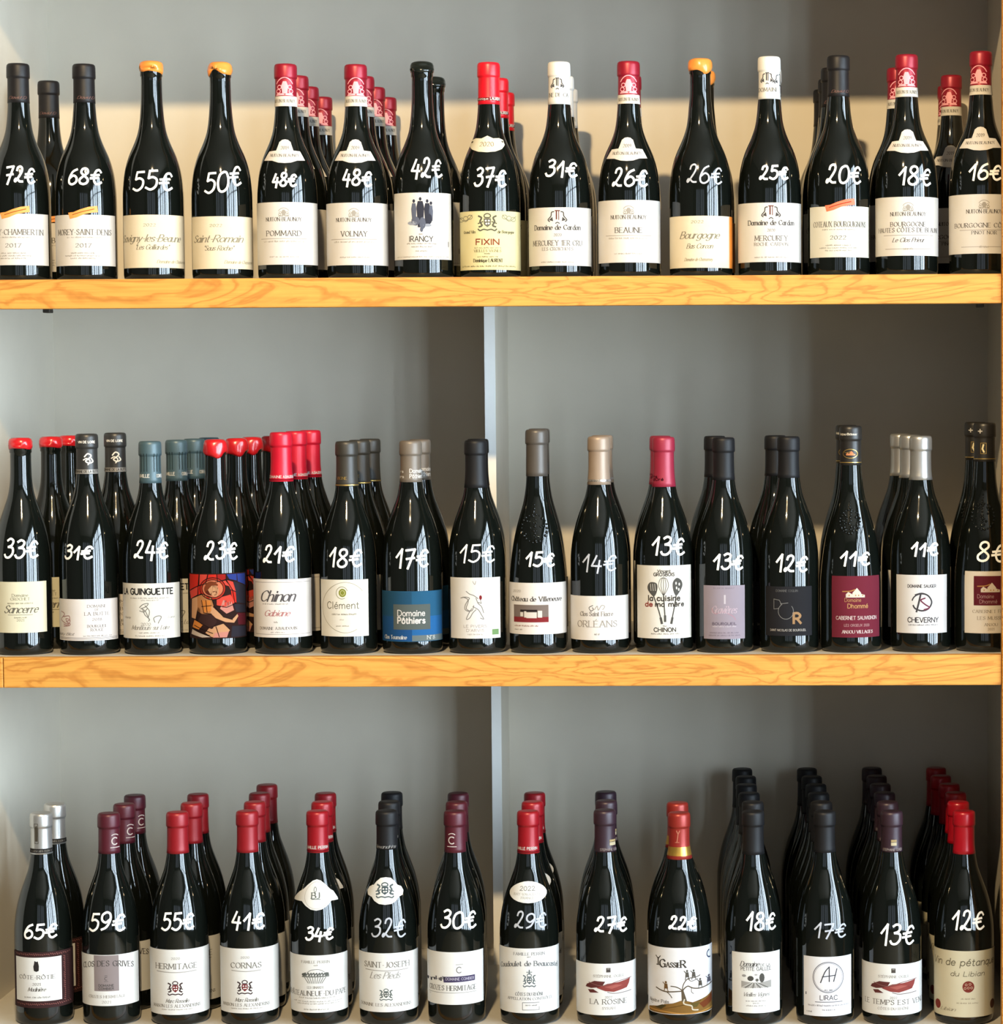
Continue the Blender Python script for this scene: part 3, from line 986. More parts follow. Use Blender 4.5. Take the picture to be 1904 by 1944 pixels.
b = B('top', 931, 118, 57.5, capx=929)
c = b.capsule(198, mat('#cf1424', .35, .1, .5, .05, 60))
sh = Sheet('capsule_print')
b.rect(sh, 890, 970, 185.5, 191, ink('#7e1420'), 1)
b.text(sh, 'Dominique', 920, 20, 190, 4.5, 'n', ink('#f3e9e4'), 2); b.text(sh, 'LAURENT', 942, 17, 190, 5, 'b', ink('#f3e9e4'), 2)
sh.build(c)
n = b.label(0, 0, 0, 0, '#efe9d2', 'neck_label', 0, [(896, 265), (903, 262), (915, 263), (927, 258), (939, 263), (951, 262), (959, 265), (959, 274), (951, 283), (940, 288), (927, 289.5), (914, 288), (903, 283), (896, 274)])
sh = Sheet('lettering')
b.text(sh, '2020', 926, 26, 278, 8, 's', ink('#a8906c'))
for x in (900, 955):
    b.ell(sh, x, 268.5, 1.8, 2, ink('#6c6658'), 1, 8)
sh.build(n)
L = b.label(875, 988, 401, 513, '#eee3ae')
sh = Sheet('emblem')
crest(b, sh, 926, 423, 36, 36, ink('#7d7a68'), ink('#6b6858'))
for q in (-1, 1):
    for k in range(3):
        b.ring(sh, 926 + q * (32 + 8 * k), 412 + 2 * k, 4.5, 4, 1.1, ink('#8b8774'), 1, 10)
    b.line(sh, [(926 + q * 28, 408), (926 + q * 40, 420), (926 + q * 53, 410)], 1.1, ink('#8b8774'), 1, True)
sh.build(L)
sh = Sheet('lettering')
dk = ink('#55513f')
b.text(sh, 'Grand Vin', 893, 21, 443, 5, 'k', dk); b.text(sh, 'de Bourgogne', 960, 30, 443, 5, 'k', dk)
b.text(sh, 'FIXIN', 926, 42, 465, 10.5, 'b', ink('#a0533c'))
b.micro(sh, 926, 52, 472, ink('#9a9070'), 2); b.text(sh, 'VIEILLES VIGNES', 926, 50, 479, 4.5, 's', ink('#857d5e'))
b.micro(sh, 926, 14, 483, dk, 1.6); b.micro(sh, 926, 40, 489, ink('#857d5e'), 2)
b.text(sh, 'Dominique LAURENT', 927, 54, 498, 6, 'k', dk); b.micro(sh, 929, 102, 507, ink('#6f6a52'), 2.6)
sh.build(L)
reg(b, '37€', (902, 964, 320, 355), '37€', 'bright red capsule, yellow crest label', [(945, 1.35, 'red-capped'), (957, 2.7, 'red-capped')])

def cardon(b, lb, xc, y0, l1, w1, l2, w2, cap, capx):
    c = b.capsule(cap, mat('#cfcdc8', .5, 0, .3, .03, 60))
    sh = Sheet('capsule_print')
    g = ink('#5c5c60')
    tower_emblem(b, sh, capx - 1, cap - 39, 24, 24, g, g)
    if capx > 1300:
        tower_emblem(b, sh, capx + 23, cap - 37, 24, 24, g, g)
    b.text(sh, 'DOMAINE' if capx > 1300 else 'INE DE CA', capx + 1, 34, cap - 14, 7, 's', ink('#9a9a98'))
    sh.build(c)
    L = b.label(*lb, WHITE)
    sh = Sheet('emblem')
    tower_emblem(b, sh, xc, y0 + 19, 36, 28, ink('#5a5654'), ink('#7c4640'))
    sh.build(L)
    sh = Sheet('lettering')
    g = ink('#6b6764')
    b.text(sh, 'Domaine de Cardon', xc, 84, y0 + 43.5, 9, 'k', g)
    b.text(sh, '2020', xc, 14, y0 + 56, 5, 's', ink('#9a948c'))
    b.text(sh, l1, xc, w1, y0 + 73.5, 9.5, 's', ink('#8a8580')); b.text(sh, l2, xc, w2, y0 + 83, 6, 's', ink('#9a948c'))
    b.micro(sh, xc, 64, y0 + 106, ink('#a59f96'), 2.4)
    sh.build(L)

b = B('top', 1064, 117, 59, capx=1063)
cardon(b, (1005, 1122, 394, 505), 1059, 393, 'MERCUREY 1ER CRU', 90, 'LES CROICHOTS', 57, 198, 1062)
reg(b, '31€', (1037, 1099, 306, 336), '31€', 'white capsule, white label with bird emblem', [(1069, 1.2, 'white-capped'), (1077, 2.4, 'white-capped')])
b = B('top', 1195.5, 116, 58.5)
nuits(b, (1137, 1253, 380, 499), 1194, 380, pm('BEAUNE', 50, 378), (116, 180, 197), (1192, 262))
reg(b, '26€', (1164, 1232, 320, 355), 'bright white 26€', 'red and white capsule, domed neck label', [(1197, 1.2, 'red-capped')])
b = B('top', 1331, 112, 59.5, capx=1329)
b.wax(136, ORANGEWAX)
chassorney(b, (1272, 1391, 410, 509), '2022', 'Bourgogne', 72, 'Bas Corcon', 48, 1328, 453, 472, 496, 1326)
sh = Sheet('orange_stripe')
b.rect(sh, 1384, 1391, 410, 509, mat('#dd8433', .5, 0, .3, .03, 40), 1)
sh.build(b.root)
reg(b, '26€', (1305, 1373, 314, 349), 'faint grey 26€', 'faint grey writing, orange wax, cream label', [(1336, 1, 'orange-topped')], faint=True)
b = B('top', 1461.5, 107, 59.5, capx=1460)
cardon(b, (1402, 1520, 385, 498), 1464, 384, 'MERCUREY', 60, 'ROCHE CARDON', 62, 188, 1459)
reg(b, '25€', (1443, 1498, 316, 342), '25€', 'white capsule with grey emblems', [(1463, 1, 'white-capped')])
b = B('top', 1592.5, 105, 59)
black_david(b, 183)
duband(b, 'COTEAUX BOURGUIGNONS', 1594, 96, (1539, 1648, 392, 489), '#e9e6d6', '2022', 431, 455)
ribbon(b, 1567, '#ee6a48', -14)
reg(b, '20€', (1569, 1636, 314, 350), '20€', 'black capsule, red ribbon on label', [(1579, 1, 'black-capped'), (1573, 2, 'black-capped'), (1563, 3, 'black-capped')])
b = B('top', 1721.5, 103, 59.5)
nuits(b, (1663, 1780, 374, 486), 1724, 374, [('BOURGOGNE', 65, 430, 8, 's'), ('HAUTES CÔTES DE BEAUNE', 108, 441, 8, 's'), ('-', 90, 447, 0, ''), ('Le Clos Prieur', 58, 460, 8, 'c'), ('-', 84, 473, 0, ''), ('~', 20, 475, 4, '')],
      (103, 166, 184), (1723, 247))
reg(b, '18€', (1705, 1768, 317, 352), 'top 18€', 'red and white capsule, domed neck label', [(1704, 1.1, 'red-capped')])
b = B('top', 1862, 97, 60, capx=1858)
nuits(b, (1802, 1920, 369, 482), 1868, 369, [("BOURGOGNE CÔTE D'OR", 108, 432, 8, 's'), ('-', 90, 437, 0, ''), ('PINOT NOIR', 46, 445, 6, 's'), ('-', 84, 469, 0, ''), ('~', 20, 471, 4, '')],
      (97, 162, 180), (1861, 242))
reg(b, '16€', (1838, 1902, 312, 343), '16€', 'with dark red capsule', [(1806, 2, 'red-capped'), (1799, 3, 'red-capped')])

# ================================================================== middle shelf
b = B('middle', 45, 833, 55.5, capx=44)
b.wax(854, REDWAX, 1, .0015)
L = b.label(-9, 89, 1105, 1202, '#e9e4c8')
sh = Sheet('lettering')
g = ink('#8d8a78')
b.text(sh, 'Domaine', 39, 30, 1133, 5, 's', g); b.text(sh, 'CROCHET', 39, 36, 1140, 5, 's', g); b.micro(sh, 39, 50, 1147, g, 2.5)
b.text(sh, 'Sancerre', 40, 62, 1164, 14, 'c', ink('#7a776a')); b.line(sh, [(16, 1168), (62, 1168)], .9, g)
b.micro(sh, 39, 26, 1174, g, 2.5); b.text(sh, '2021', 39, 14, 1180, 4, 's', g)
sh.build(L)
reg(b, '33€', (11, 77, 1024, 1060), '33€', 'red wax seal, pale cream label', [(97, 1, 'red-waxed'), (132, 2, 'red-waxed')])

b = B('middle', 170.5, 824, 57)
c = b.capsule(901, mat('#2b2a28', .4, .1, .5, .04, 60))
sh = Sheet('capsule_print')
w = mat('#d9d3c8', .5, 0, .3, 0)
b.text(sh, 'VIN DE LOIRE', 170, 30, 842, 4, 'b', w)
b.line(sh, [(166, 868), (172, 862), (178, 866), (173, 872), (168, 876), (174, 880), (181, 877), (178, 871)], 2.4, w, 1, True)
b.line(sh, [(164, 874), (170, 871), (176, 876), (172, 883)], 2, w, 1, True)
b.rect(sh, 130, 210, 892, 900, mat('#8d8983', .45, .3, .5, 0), 1)
b.text(sh, 'DOMAINE DE LA BUTTE', 170, 40, 898, 4.5, 'n', ink('#2b2a28'), 2)
sh.build(c)
L = b.label(114, 223, 1138, 1217, '#ebe6e2')
sh = Sheet('lettering')
g = ink('#8a8684')
for t, ww, y, h in (('DOMAINE', 35, 1154, 5), ('DE', 7, 1160, 3.5), ('LA BUTTE', 46, 1169, 6), ('2018', 18, 1179, 4.5), ('BOURGUEIL', 36, 1192, 5), ('ROUGE', 24, 1199, 5)):
    b.text(sh, t, 184, ww, y, h, 's', g)
b.text(sh, 'Jacky Blot', 127, 26, 1207, 5, 'c', g); b.micro(sh, 184, 54, 1209, g, 2)
for y in (1211.5, 1214):
    b.line(sh, [(116, y), (221, y)], .8, g)
sh.build(L)
sh = Sheet('monogram')
p = ink('#b98f8c')
b.line(sh, [(118, 1162), (124, 1167), (118, 1178), (130, 1186), (134, 1178), (126, 1176), (131, 1188), (122, 1190)], 1.6, p, 1, True)
b.line(sh, [(122, 1172), (132, 1170), (133, 1178), (127, 1181), (134, 1185), (131, 1189), (122, 1186)], 1.6, p, 1, True)
sh.build(L)
reg(b, '31€', (126, 180, 1036, 1062), '31€', 'black capsule with pale emblem', [(219, 1, 'black-capped')])

b = B('middle', 290, 838, 55)
TEAL = mat('#41565d', .42, .15, .5, .05, 60)
c = b.capsule(918, TEAL)
sh = Sheet('capsule_print')
for x in (274, 279, 284, 297, 302, 307):
    b.line(sh, [(x, 862), (x, 896)], 1, ink('#1f2c31'))
b.text(sh, 'FAMILLE', 275, 26, 907, 6, 'b', ink('#e8e6df'), 1)
b.text(sh, 'CORNEAU', 312, 22, 907, 6, 'b', ink('#e8e6df'), 1)
sh.build(c)
L = b.label(235, 341, 1108, 1213, '#e9e5dc')
sh = Sheet('lettering')
b.text(sh, 'LA GUINGUETTE', 283, 90, 1129, 11, 'b', ink('#343434'))
g = ink('#a19d95')
b.micro(sh, 285, 74, 1137, g, 2); b.micro(sh, 285, 34, 1141, g, 2)
b.text(sh, 'Montlouis', 268, 34, 1196, 8, 'c', g); b.text(sh, 'sur Loire', 305, 30, 1196, 8, 'c', g)
b.text(sh, '2020', 277, 18, 1188, 5, 's', g); b.micro(sh, 283, 40, 1203, g, 2); b.micro(sh, 284, 56, 1209, g, 1.6)
b.text(sh, 'Vouvray', 244, 10, 1175, 4, 'c', g); b.text(sh, 'Loire', 324, 12, 1175, 4, 'c', g)
sh.build(L)
sh = Sheet('illustration')
k = ink('#84827c')
for pts in ([(266, 1154), (272, 1148), (282, 1146), (278, 1152), (268, 1156)], [(270, 1156), (276, 1160), (280, 1168), (284, 1178)], [(276, 1150), (284, 1160), (282, 1172)],
            [(272, 1158), (276, 1168), (284, 1176), (282, 1180)], [(294, 1182), (292, 1174), (300, 1170), (306, 1172), (302, 1180), (300, 1184)], [(266, 1160), (274, 1162), (280, 1156)]):
    b.line(sh, pts, 1.5, k, 1, True)
sh.build(L)
reg(b, '24€', (257, 323, 1027, 1061), '24€', 'teal ribbed capsule', [(335, 1, 'teal-capped'), (369, 2, 'teal-capped'), (397, 3, 'teal-capped')])

# stained-glass label
b = B('middle', 413.5, 836, 56, capx=412)
b.wax(866, REDWAX, 1.6, .004)
L = b.label(361, 468, 1089, 1213, '#2a1512')
sh = Sheet('illustration')
I = ink
R1, R2, R3, OR, FL, FL2, BL, GN, BR, PK = I('#d02c20'), I('#d8483a'), I('#a3201a'), I('#d8843a'), I('#d09a70'), I('#b97c4c'), I('#2f3f8c'), I('#2c2a33'), I('#5a2418'), I('#cf8a7c')
P = b.poly
# sky of red panes behind the halo
for pts, m in (([(362, 1091), (380, 1091), (378, 1112), (362, 1122)], R1), ([(381, 1091), (396, 1091), (392, 1108), (380, 1111)], R2), ([(397, 1091), (412, 1091), (413, 1104), (394, 1107)], R1),
               ([(413, 1091), (430, 1091), (430, 1100), (415, 1104)], R3), ([(362, 1124), (377, 1114), (376, 1130), (364, 1138)], R2), ([(378, 1113), (391, 1110), (390, 1122), (378, 1130)], R1),
               ([(431, 1091), (450, 1091), (450, 1104), (436, 1100)], BL), ([(451, 1091), (466, 1091), (466, 1114), (452, 1106)], BL), ([(444, 1105), (466, 1116), (466, 1150), (450, 1146)], GN),
               ([(430, 1101), (443, 1106), (448, 1124), (438, 1120)], R2), ([(439, 1122), (448, 1126), (449, 1146), (441, 1144)], R1), ([(414, 1106), (429, 1103), (436, 1114), (424, 1110)], R2),
               ([(444, 1148), (466, 1152), (466, 1166), (448, 1164)], GN), ([(450, 1166), (466, 1168), (466, 1190), (452, 1188)], I('#5a1a22')), ([(440, 1190), (466, 1192), (466, 1211), (438, 1211)], GN)):
    P(sh, pts, m, 1)
# halo, head, hair
b.ell(sh, 405, 1118, 24, 21, I('#b5301f'), 2, 24); b.ring(sh, 405, 1118, 24, 21, 1.4, I('#1c0f0e'), 3, 24); b.ell(sh, 405, 1118, 19, 16, I('#d87a58'), 3, 22); b.ring(sh, 405, 1118, 20, 17, 1.6, BR, 3, 22)
b.ell(sh, 402, 1119, 13, 12, BR, 4, 16)
b.poly(sh, [(394, 1112), (402, 1108), (412, 1112), (416, 1122), (412, 1133), (404, 1131), (398, 1124)], FL, 4, True)
b.line(sh, [(405, 1124), (409, 1123)], 1.4, BR, 5); b.line(sh, [(408, 1130), (412, 1129)], 1.2, BR, 5); b.line(sh, [(411, 1122), (413, 1127)], 1, BR, 5)
b.poly(sh, [(392, 1110), (400, 1104), (410, 1106), (415, 1112), (404, 1112), (396, 1120), (390, 1124)], I('#7a3a20'), 5, True)
# torso, arms
P(sh, [(368, 1136), (386, 1128), (402, 1134), (406, 1150), (400, 1166), (384, 1166), (380, 1152), (372, 1158), (366, 1148)], FL2, 2)
P(sh, [(384, 1140), (400, 1140), (402, 1160), (388, 1164)], OR, 3); P(sh, [(366, 1138), (376, 1134), (376, 1156), (372, 1176), (365, 1174)], FL, 3)
P(sh, [(402, 1150), (410, 1158), (424, 1172), (440, 1178), (450, 1168), (452, 1172), (444, 1184), (428, 1182), (410, 1174), (400, 1164)], FL, 3)
P(sh, [(384, 1166), (402, 1166), (412, 1180), (404, 1194), (388, 1190), (376, 1180)], I('#3a2320'), 2); P(sh, [(370, 1178), (386, 1186), (378, 1196), (366, 1192)], OR, 2)
P(sh, [(398, 1192), (424, 1184), (436, 1198), (424, 1210), (402, 1210), (390, 1202)], FL, 2); P(sh, [(424, 1140), (440, 1144), (444, 1160), (430, 1166), (418, 1156)], PK, 2)
P(sh, [(412, 1136), (438, 1130), (446, 1146), (424, 1154), (412, 1150)], R2, 2); P(sh, [(366, 1196), (400, 1210), (384, 1211), (364, 1205)], I('#c9b7a6'), 3)
P(sh, [(408, 1202), (434, 1200), (430, 1211), (404, 1211)], PK, 3)
# lead lines
for pts in ([(362, 1123), (378, 1113), (394, 1108), (414, 1105), (430, 1101), (444, 1105)], [(380, 1091), (378, 1113), (377, 1130)], [(396, 1091), (392, 1109)], [(413, 1091), (414, 1105)], [(430, 1091), (430, 1101), (442, 1122), (446, 1148)],
            [(368, 1136), (386, 1128), (402, 1134), (407, 1150), (424, 1172), (441, 1178)], [(384, 1140), (388, 1164), (402, 1166)], [(392, 1140), (394, 1163)], [(384, 1152), (402, 1150)], [(366, 1192), (398, 1207)], [(370, 1188), (404, 1203)],
            [(398, 1192), (424, 1184), (437, 1198)], [(410, 1190), (416, 1210)], [(412, 1150), (430, 1154), (448, 1147)], [(376, 1160), (374, 1178), (386, 1186), (402, 1194)]):
    b.line(sh, pts, 1.3, I('#1c0f0e'), 5)
sh.build(L)
reg(b, '23€', (390, 454, 1028, 1063), '23€', 'red wax, stained-glass picture label', [(449, 1, 'red-waxed'), (478, 2, 'red-waxed'), (516, 3, 'red-waxed')])

b = B('middle', 538, 821, 55.5, capx=534)
CRIM = mat('#c0142c', .36, .2, .5, .05, 60)
c = b.capsule(915, CRIM)
sh = Sheet('capsule_print')
b.text(sh, 'DOMAINE', 527, 22, 908, 4.5, 'b', ink('#f0dedc')); b.text(sh, 'A.BAUDOUIN', 551, 20, 908, 4.5, 'b', ink('#f0dedc')); b.rect(sh, 500, 580, 910.5, 912, ink('#7d0c1c'))
sh.build(c)
L = b.label(483, 591, 1100, 1211, '#ece6e0')
sh = Sheet('lettering')
b.text(sh, 'Chinon', 527, 62, 1142, 20, 'c', ink('#5f5c5e')); b.micro(sh, 524, 50, 1148, ink('#9a9592'), 2)
b.text(sh, 'Gabiane', 526, 46, 1170, 11, 'c', ink('#c98a8a')); b.micro(sh, 524, 9, 1183, ink('#8d8884'), 3)
b.text(sh, 'DOMAINE A.BAUDOUIN', 529, 68, 1196, 5, 's', ink('#77726f')); b.micro(sh, 527, 28, 1202, ink('#b0aaa6'), 1.8)
b.line(sh, [(487, 1205), (487, 1106), (588, 1106), (588, 1205), (487, 1205)], .8, ink('#a8a29e'))
sh.build(L)
reg(b, '21€', (502, 562, 1036, 1068), '21€', 'crimson capsule', [(562, 1, 'crimson-capped'), (589, 2, 'crimson-capped')])

b = B('middle', 662, 838, 54.5, capx=660)
OLIVE = mat('#2e2b25', .45, .0, .5, .04, 60)
GOLD = mat('#b99b58', .35, .8, .5, .05, 60)
c = b.capsule(924, OLIVE)
sh = Sheet('capsule_print')
b.rect(sh, 620, 700, 920.5, 922.5, GOLD); b.text(sh, 'VIGNE', 653, 17, 911, 5, 's', GOLD)
sh.build(c)
L = b.label(611, 699, 1101, 1209, '#ece7da')
sh = Sheet('lettering')
g = ink('#8b8778')
b.text(sh, 'Clément', 652, 58, 1156, 13, 'l', ink('#77735f')); b.micro(sh, 653, 46, 1168, g, 3); b.micro(sh, 650, 12, 1178, ink('#c0b9a8'), 2); b.micro(sh, 650, 26, 1190, ink('#a8a290'), 2)
sh.build(L)
sh = Sheet('emblem')
b.ring(sh, 656, 1154, 42, 48, .9, ink('#a8a48c'), 1, 40, 60, 320)
b.ell(sh, 651, 1126, 7, 8, ink('#8f9438'), 1, 16); b.ring(sh, 650, 1126, 10.5, 11.5, 1, ink('#8b8a5e'), 1, 24, 60, 340)
b.ring(sh, 651, 1126, 4, 4.5, 1, ink('#d8d8a0'), 2, 12)
sh.build(L)
reg(b, '18€', (626, 690, 1042, 1078), 'middle 18€', 'gold-ringed dark capsule', [(682, 1, 'dark-capped'), (702, 2, 'dark-capped')])

b = B('middle', 783, 837, 57.5)
TAUPE = mat('#6a6055', .45, .15, .5, .05, 60)
c = b.capsule(916, TAUPE)
sh = Sheet('capsule_print')
w = ink('#ece8e2')
b.text(sh, 'Domaine', 792, 22, 898, 7, 'b', w); b.text(sh, 'Pôthiers', 792, 22, 908, 7, 'b', w); b.text(sh, 'ers', 766, 7, 898, 5, 'b', w); b.text(sh, 'iers', 766, 8, 908, 5, 'b', w)
sh.build(c)
L = b.label(727, 839, 1123, 1219, '#265878')
sh = Sheet('colour_blocks')
b.rect(sh, 728, 782, 1124, 1171, ink('#245270')); b.rect(sh, 782, 838, 1124, 1171, ink('#2a5f84')); b.rect(sh, 728, 782, 1171, 1218, ink('#1f5188')); b.rect(sh, 782, 838, 1171, 1207, ink('#2a68a6'))
b.rect(sh, 782, 838, 1207, 1218, ink('#6d7a7c')); b.rect(sh, 748, 816, 1148, 1196, ink('#5d6663'), 2)
sh.build(L)
sh = Sheet('lettering')
b.text(sh, 'Domaine', 781, 50, 1170, 11, 'n', w, 3); b.text(sh, 'Pôthiers', 781, 50, 1184, 11, 'b', w, 3)
b.text(sh, 'Clos Toumaine', 752, 40, 1214, 7, 'k', ink('#d5dde2'), 3); b.text(sh, 'N°8', 817, 14, 1215, 7, 's', ink('#d9dcd8'), 3)
sh.build(L)
reg(b, '17€', (752, 816, 1042, 1079), 'middle 17€', 'taupe capsule, blue block label', [(797, 1, 'taupe-capped')])

b = B('middle', 906, 836, 54.5, capx=904)
b.capsule(927, CHARCOAL)
L = b.label(857, 949, 1097, 1213, '#e9e6df')
sh = Sheet('illustration')
k, pk = ink('#8d8984'), ink('#b3aca4')
for pts in ([(886, 1123), (892, 1128), (900, 1131), (908, 1137)], [(876, 1136), (884, 1134), (892, 1136), (888, 1142), (884, 1150), (884, 1158), (892, 1162)], [(880, 1134), (890, 1140), (886, 1156), (896, 1160), (900, 1150)],
            [(896, 1156), (890, 1166), (886, 1176), (892, 1174), (898, 1164), (904, 1158)], [(898, 1152), (908, 1158), (914, 1168), (918, 1176), (912, 1174)], [(904, 1136), (908, 1146), (914, 1152), (918, 1164)], [(908, 1144), (914, 1146)]):
    b.line(sh, pts, 1.4, k, 1, True)
b.ell(sh, 912.5, 1135, 2.6, 4.5, ink('#8d2b30'), 2, 10); b.line(sh, [(912, 1139), (914, 1146)], 1, k)
b.line(sh, [(898, 1104), (902, 1110), (904, 1104)], 1.2, pk, 1, True)
sh.build(L)
sh = Sheet('lettering')
b.text(sh, 'LE PIVERS', 902, 42, 1192, 5, 'l', ink('#8f7d78')); b.text(sh, "D'ARVIS", 902, 32, 1200, 5, 'l', ink('#8f7d78')); b.micro(sh, 902, 30, 1206, pk, 1.6)
b.rect(sh, 933.5, 945.5, 1196, 1206.5, ink('#7ea36c'))
sh.build(L)
reg(b, '15€', (873, 942, 1033, 1068), 'thin-written 15€', 'charcoal capsule, sketched figure label', [(907, 1, 'charcoal-capped')], bold=.8)

def embossed(b, cx, cy, w, h, seed):
    """raised coat of arms moulded into the shoulder glass"""
    rnd = random.Random(seed)
    pts = [(0, -1.25), (0, -1.05), (-.05, -.9)]
    for k in range(22):
        a = k / 22 * 6.283
        pts.append((math.cos(a) * .95, math.sin(a) * .8 + .1))
    for k in range(9):
        pts.append((rnd.uniform(-.1, .1), -.8 + k * .2)); pts.append((rnd.uniform(-.75, .75), rnd.uniform(-.6, .75))); pts.append((rnd.uniform(-.75, .75), rnd.uniform(-.6, .75)))
    bm = bmesh.new()
    for ex, ey in pts:
        z = b.z(cy + ey * h / 2)
        rr = b.r(z)
        p = b.pt(b.u(cx + ex * w / 2, rr), z, .0003, rr)
        sz = rnd.uniform(.0012, .0023)
        bmesh.ops.create_icosphere(bm, subdivisions=1, radius=sz, matrix=Matrix.Translation(p) @ Matrix.Rotation(rnd.uniform(0, 3), 4, 'X') @ Matrix.Diagonal((1, 1, rnd.uniform(.8, 1.6), 1)))
    me = bpy.data.meshes.new('embossed_crest')
    bm.to_mesh(me); bm.free()
    me.polygons.foreach_set('use_smooth', [True] * len(me.polygons))
    link('embossed_crest', me, GLASS, b.root)

b = B('middle', 1021.5, 816, 54, 'L')
TAUPE2 = mat('#4b453f', .42, .15, .5, .05, 60)
b.capsule(905, TAUPE2)
embossed(b, 1016, 1000, 50, 66, 3)
L = b.label(967, 1075, 1107, 1205, '#ebe6df')
sh = Sheet('illustration')
b.rect(sh, 977, 1041, 1149, 1182, ink('#86766f')); b.rect(sh, 977, 1041, 1172, 1182, ink('#8f2f33'), 2)
for x0, x1, y0, y1, m in ((989, 1020, 1158, 1162, '#2c2424'), (989, 994, 1163, 1171, '#efe6dc'), (996, 1000, 1161, 1173, '#efe6dc'), (1000, 1019, 1163, 1174, '#efe6dc'), (1021, 1029, 1160, 1173, '#efe6dc')):
    b.rect(sh, x0, x1, y0, y1, ink(m), 3)
sh.build(L)
sh = Sheet('lettering')
b.text(sh, 'Château de Villeneuve', 1019, 92, 1142, 8.5, 'k', ink('#66615e')); b.text(sh, '2020', 983, 13, 1125, 4, 's', ink('#b0aaa4'))
b.micro(sh, 1000, 46, 1190, ink('#9a5a55'), 2.6); b.micro(sh, 986, 18, 1197, ink('#8d8884'), 2.2)
sh.build(L)
reg(b, '15€', (998, 1055, 1049, 1076), 'bold-written 15€', 'bold writing, moulded crest on shoulder', [(1023, 1, 'taupe-capped')])

b = B('middle', 1139, 829, 55)
TAN = mat('#8d7b6a', .42, .2, .5, .05, 60)
c = b.capsule(921, TAN)
sh = Sheet('capsule_print')
b.rect(sh, 1100, 1180, 911, 915, mat('#b9b4ae', .3, .7, .5, 0)); b.text(sh, 'CLOS SAINT FIACRE', 1138, 36, 915, 3.4, 'n', ink('#5f574f'), 2)
sh.build(c)
L = b.label(1084, 1192, 1132, 1216, '#ebe7e1')
sh = Sheet('lettering')
b.text(sh, 'Clos Saint Fiacre', 1133, 60, 1170, 8, 'k', ink('#a7a19a')); b.text(sh, 'ORLÉANS', 1134, 72, 1191, 11.5, 's', ink('#aca59c')); b.micro(sh, 1133, 12, 1206, ink('#8d8884'), 3)
b.line(sh, [(1126, 1150), (1119, 1154), (1122, 1160), (1127, 1158), (1125, 1154)], 1.4, ink('#6f6b66'), 1, True)
b.line(sh, [(1129, 1158), (1134, 1151), (1136, 1159), (1142, 1150), (1148, 1152), (1144, 1158)], 1.3, ink('#b0aaa2'), 1, True)
sh.build(L)
reg(b, '14€', (1106, 1172, 1053, 1086), '14€', 'faint writing, tan capsule', [(1143, 1, 'tan-capped')], faint=True)

b = B('middle', 1261.5, 830, 55, capx=1258)
RASP = mat('#8c2238', .42, .15, .5, .05, 60)
c = b.capsule(925, RASP)
sh = Sheet('capsule_print')
b.text(sh, 'Vins', 1245, 9, 907, 4, 'b', ink('#4a0e1c')); b.text(sh, 'dOré', 1252, 18, 913, 5, 'b', ink('#4a0e1c'))
sh.build(c)
L = b.label(1211, 1311, 1074, 1213, '#ece8e0')
k = ink('#5b5955')
sh = Sheet('illustration')
# spatula, whisk, slotted spoon
b.poly(sh, [(1231, 1112), (1236, 1106), (1246, 1107), (1249, 1114), (1247, 1126), (1242, 1133), (1236, 1128), (1231, 1120)], k, 1, True)
for x in (1236, 1240, 1244):
    b.line(sh, [(x, 1109), (x + 1, 1122)], 1, ink('#e8e4dc'), 2)
for q in (-1, -.5, 0, .5, 1):
    b.line(sh, [(1260, 1132), (1260 + q * 9, 1114), (1260 + q * 6, 1100), (1260, 1097)], 1.0, k, 1, True)
b.poly(sh, [(1277, 1107), (1284, 1098), (1292, 1102), (1295, 1112), (1290, 1124), (1283, 1132), (1278, 1122)], k, 1, True)
for p in ((1283, 1108), (1289, 1110), (1284, 1117), (1288, 1120)):
    b.ell(sh, p[0], p[1], 1.5, 3, ink('#e8e4dc'), 2, 8)
for pts in ([(1242, 1133), (1251, 1160), (1257, 1183)], [(1260, 1132), (1261, 1152), (1263, 1178)], [(1283, 1132), (1280, 1152), (1274, 1183)]):
    b.line(sh, pts, 2.4, k)
for p in ((1254.5, 1174), (1262.5, 1170), (1276, 1174)):
    b.line(sh, [p, (p[0] + (2 if p[0] < 1258 else 0 if p[0] < 1270 else -2), p[1] + 10)], 4.5, k, 1)
sh.build(L)
sh = Sheet('lettering')
b.text(sh, 'Vincent', 1261, 24, 1087, 5, 'b', ink('#44423e')); b.text(sh, 'GROSBOIS', 1261, 38, 1094, 6, 'b', ink('#44423e'))
b.text(sh, 'la cuisine', 1261, 58, 1141, 10, 'b', ink('#4a4440'), 2); b.text(sh, 'de', 1233, 13, 1152, 9, 'b', ink('#9c3a34'), 2); b.text(sh, 'ma mère', 1271, 52, 1152, 9, 'b', ink('#4a4440'), 2)
b.text(sh, 'CHINON', 1262, 40, 1200, 7.5, 'b', ink('#44423e')); b.micro(sh, 1262, 9, 1190, k, 1.6); b.micro(sh, 1262, 54, 1205, ink('#8d8880'), 1.8)
sh.build(L)
reg(b, '13€', (1237, 1302, 1020, 1055), 'raspberry-capped 13€', 'raspberry capsule, kitchen utensil label', [(1254, 1, 'raspberry-capped')])

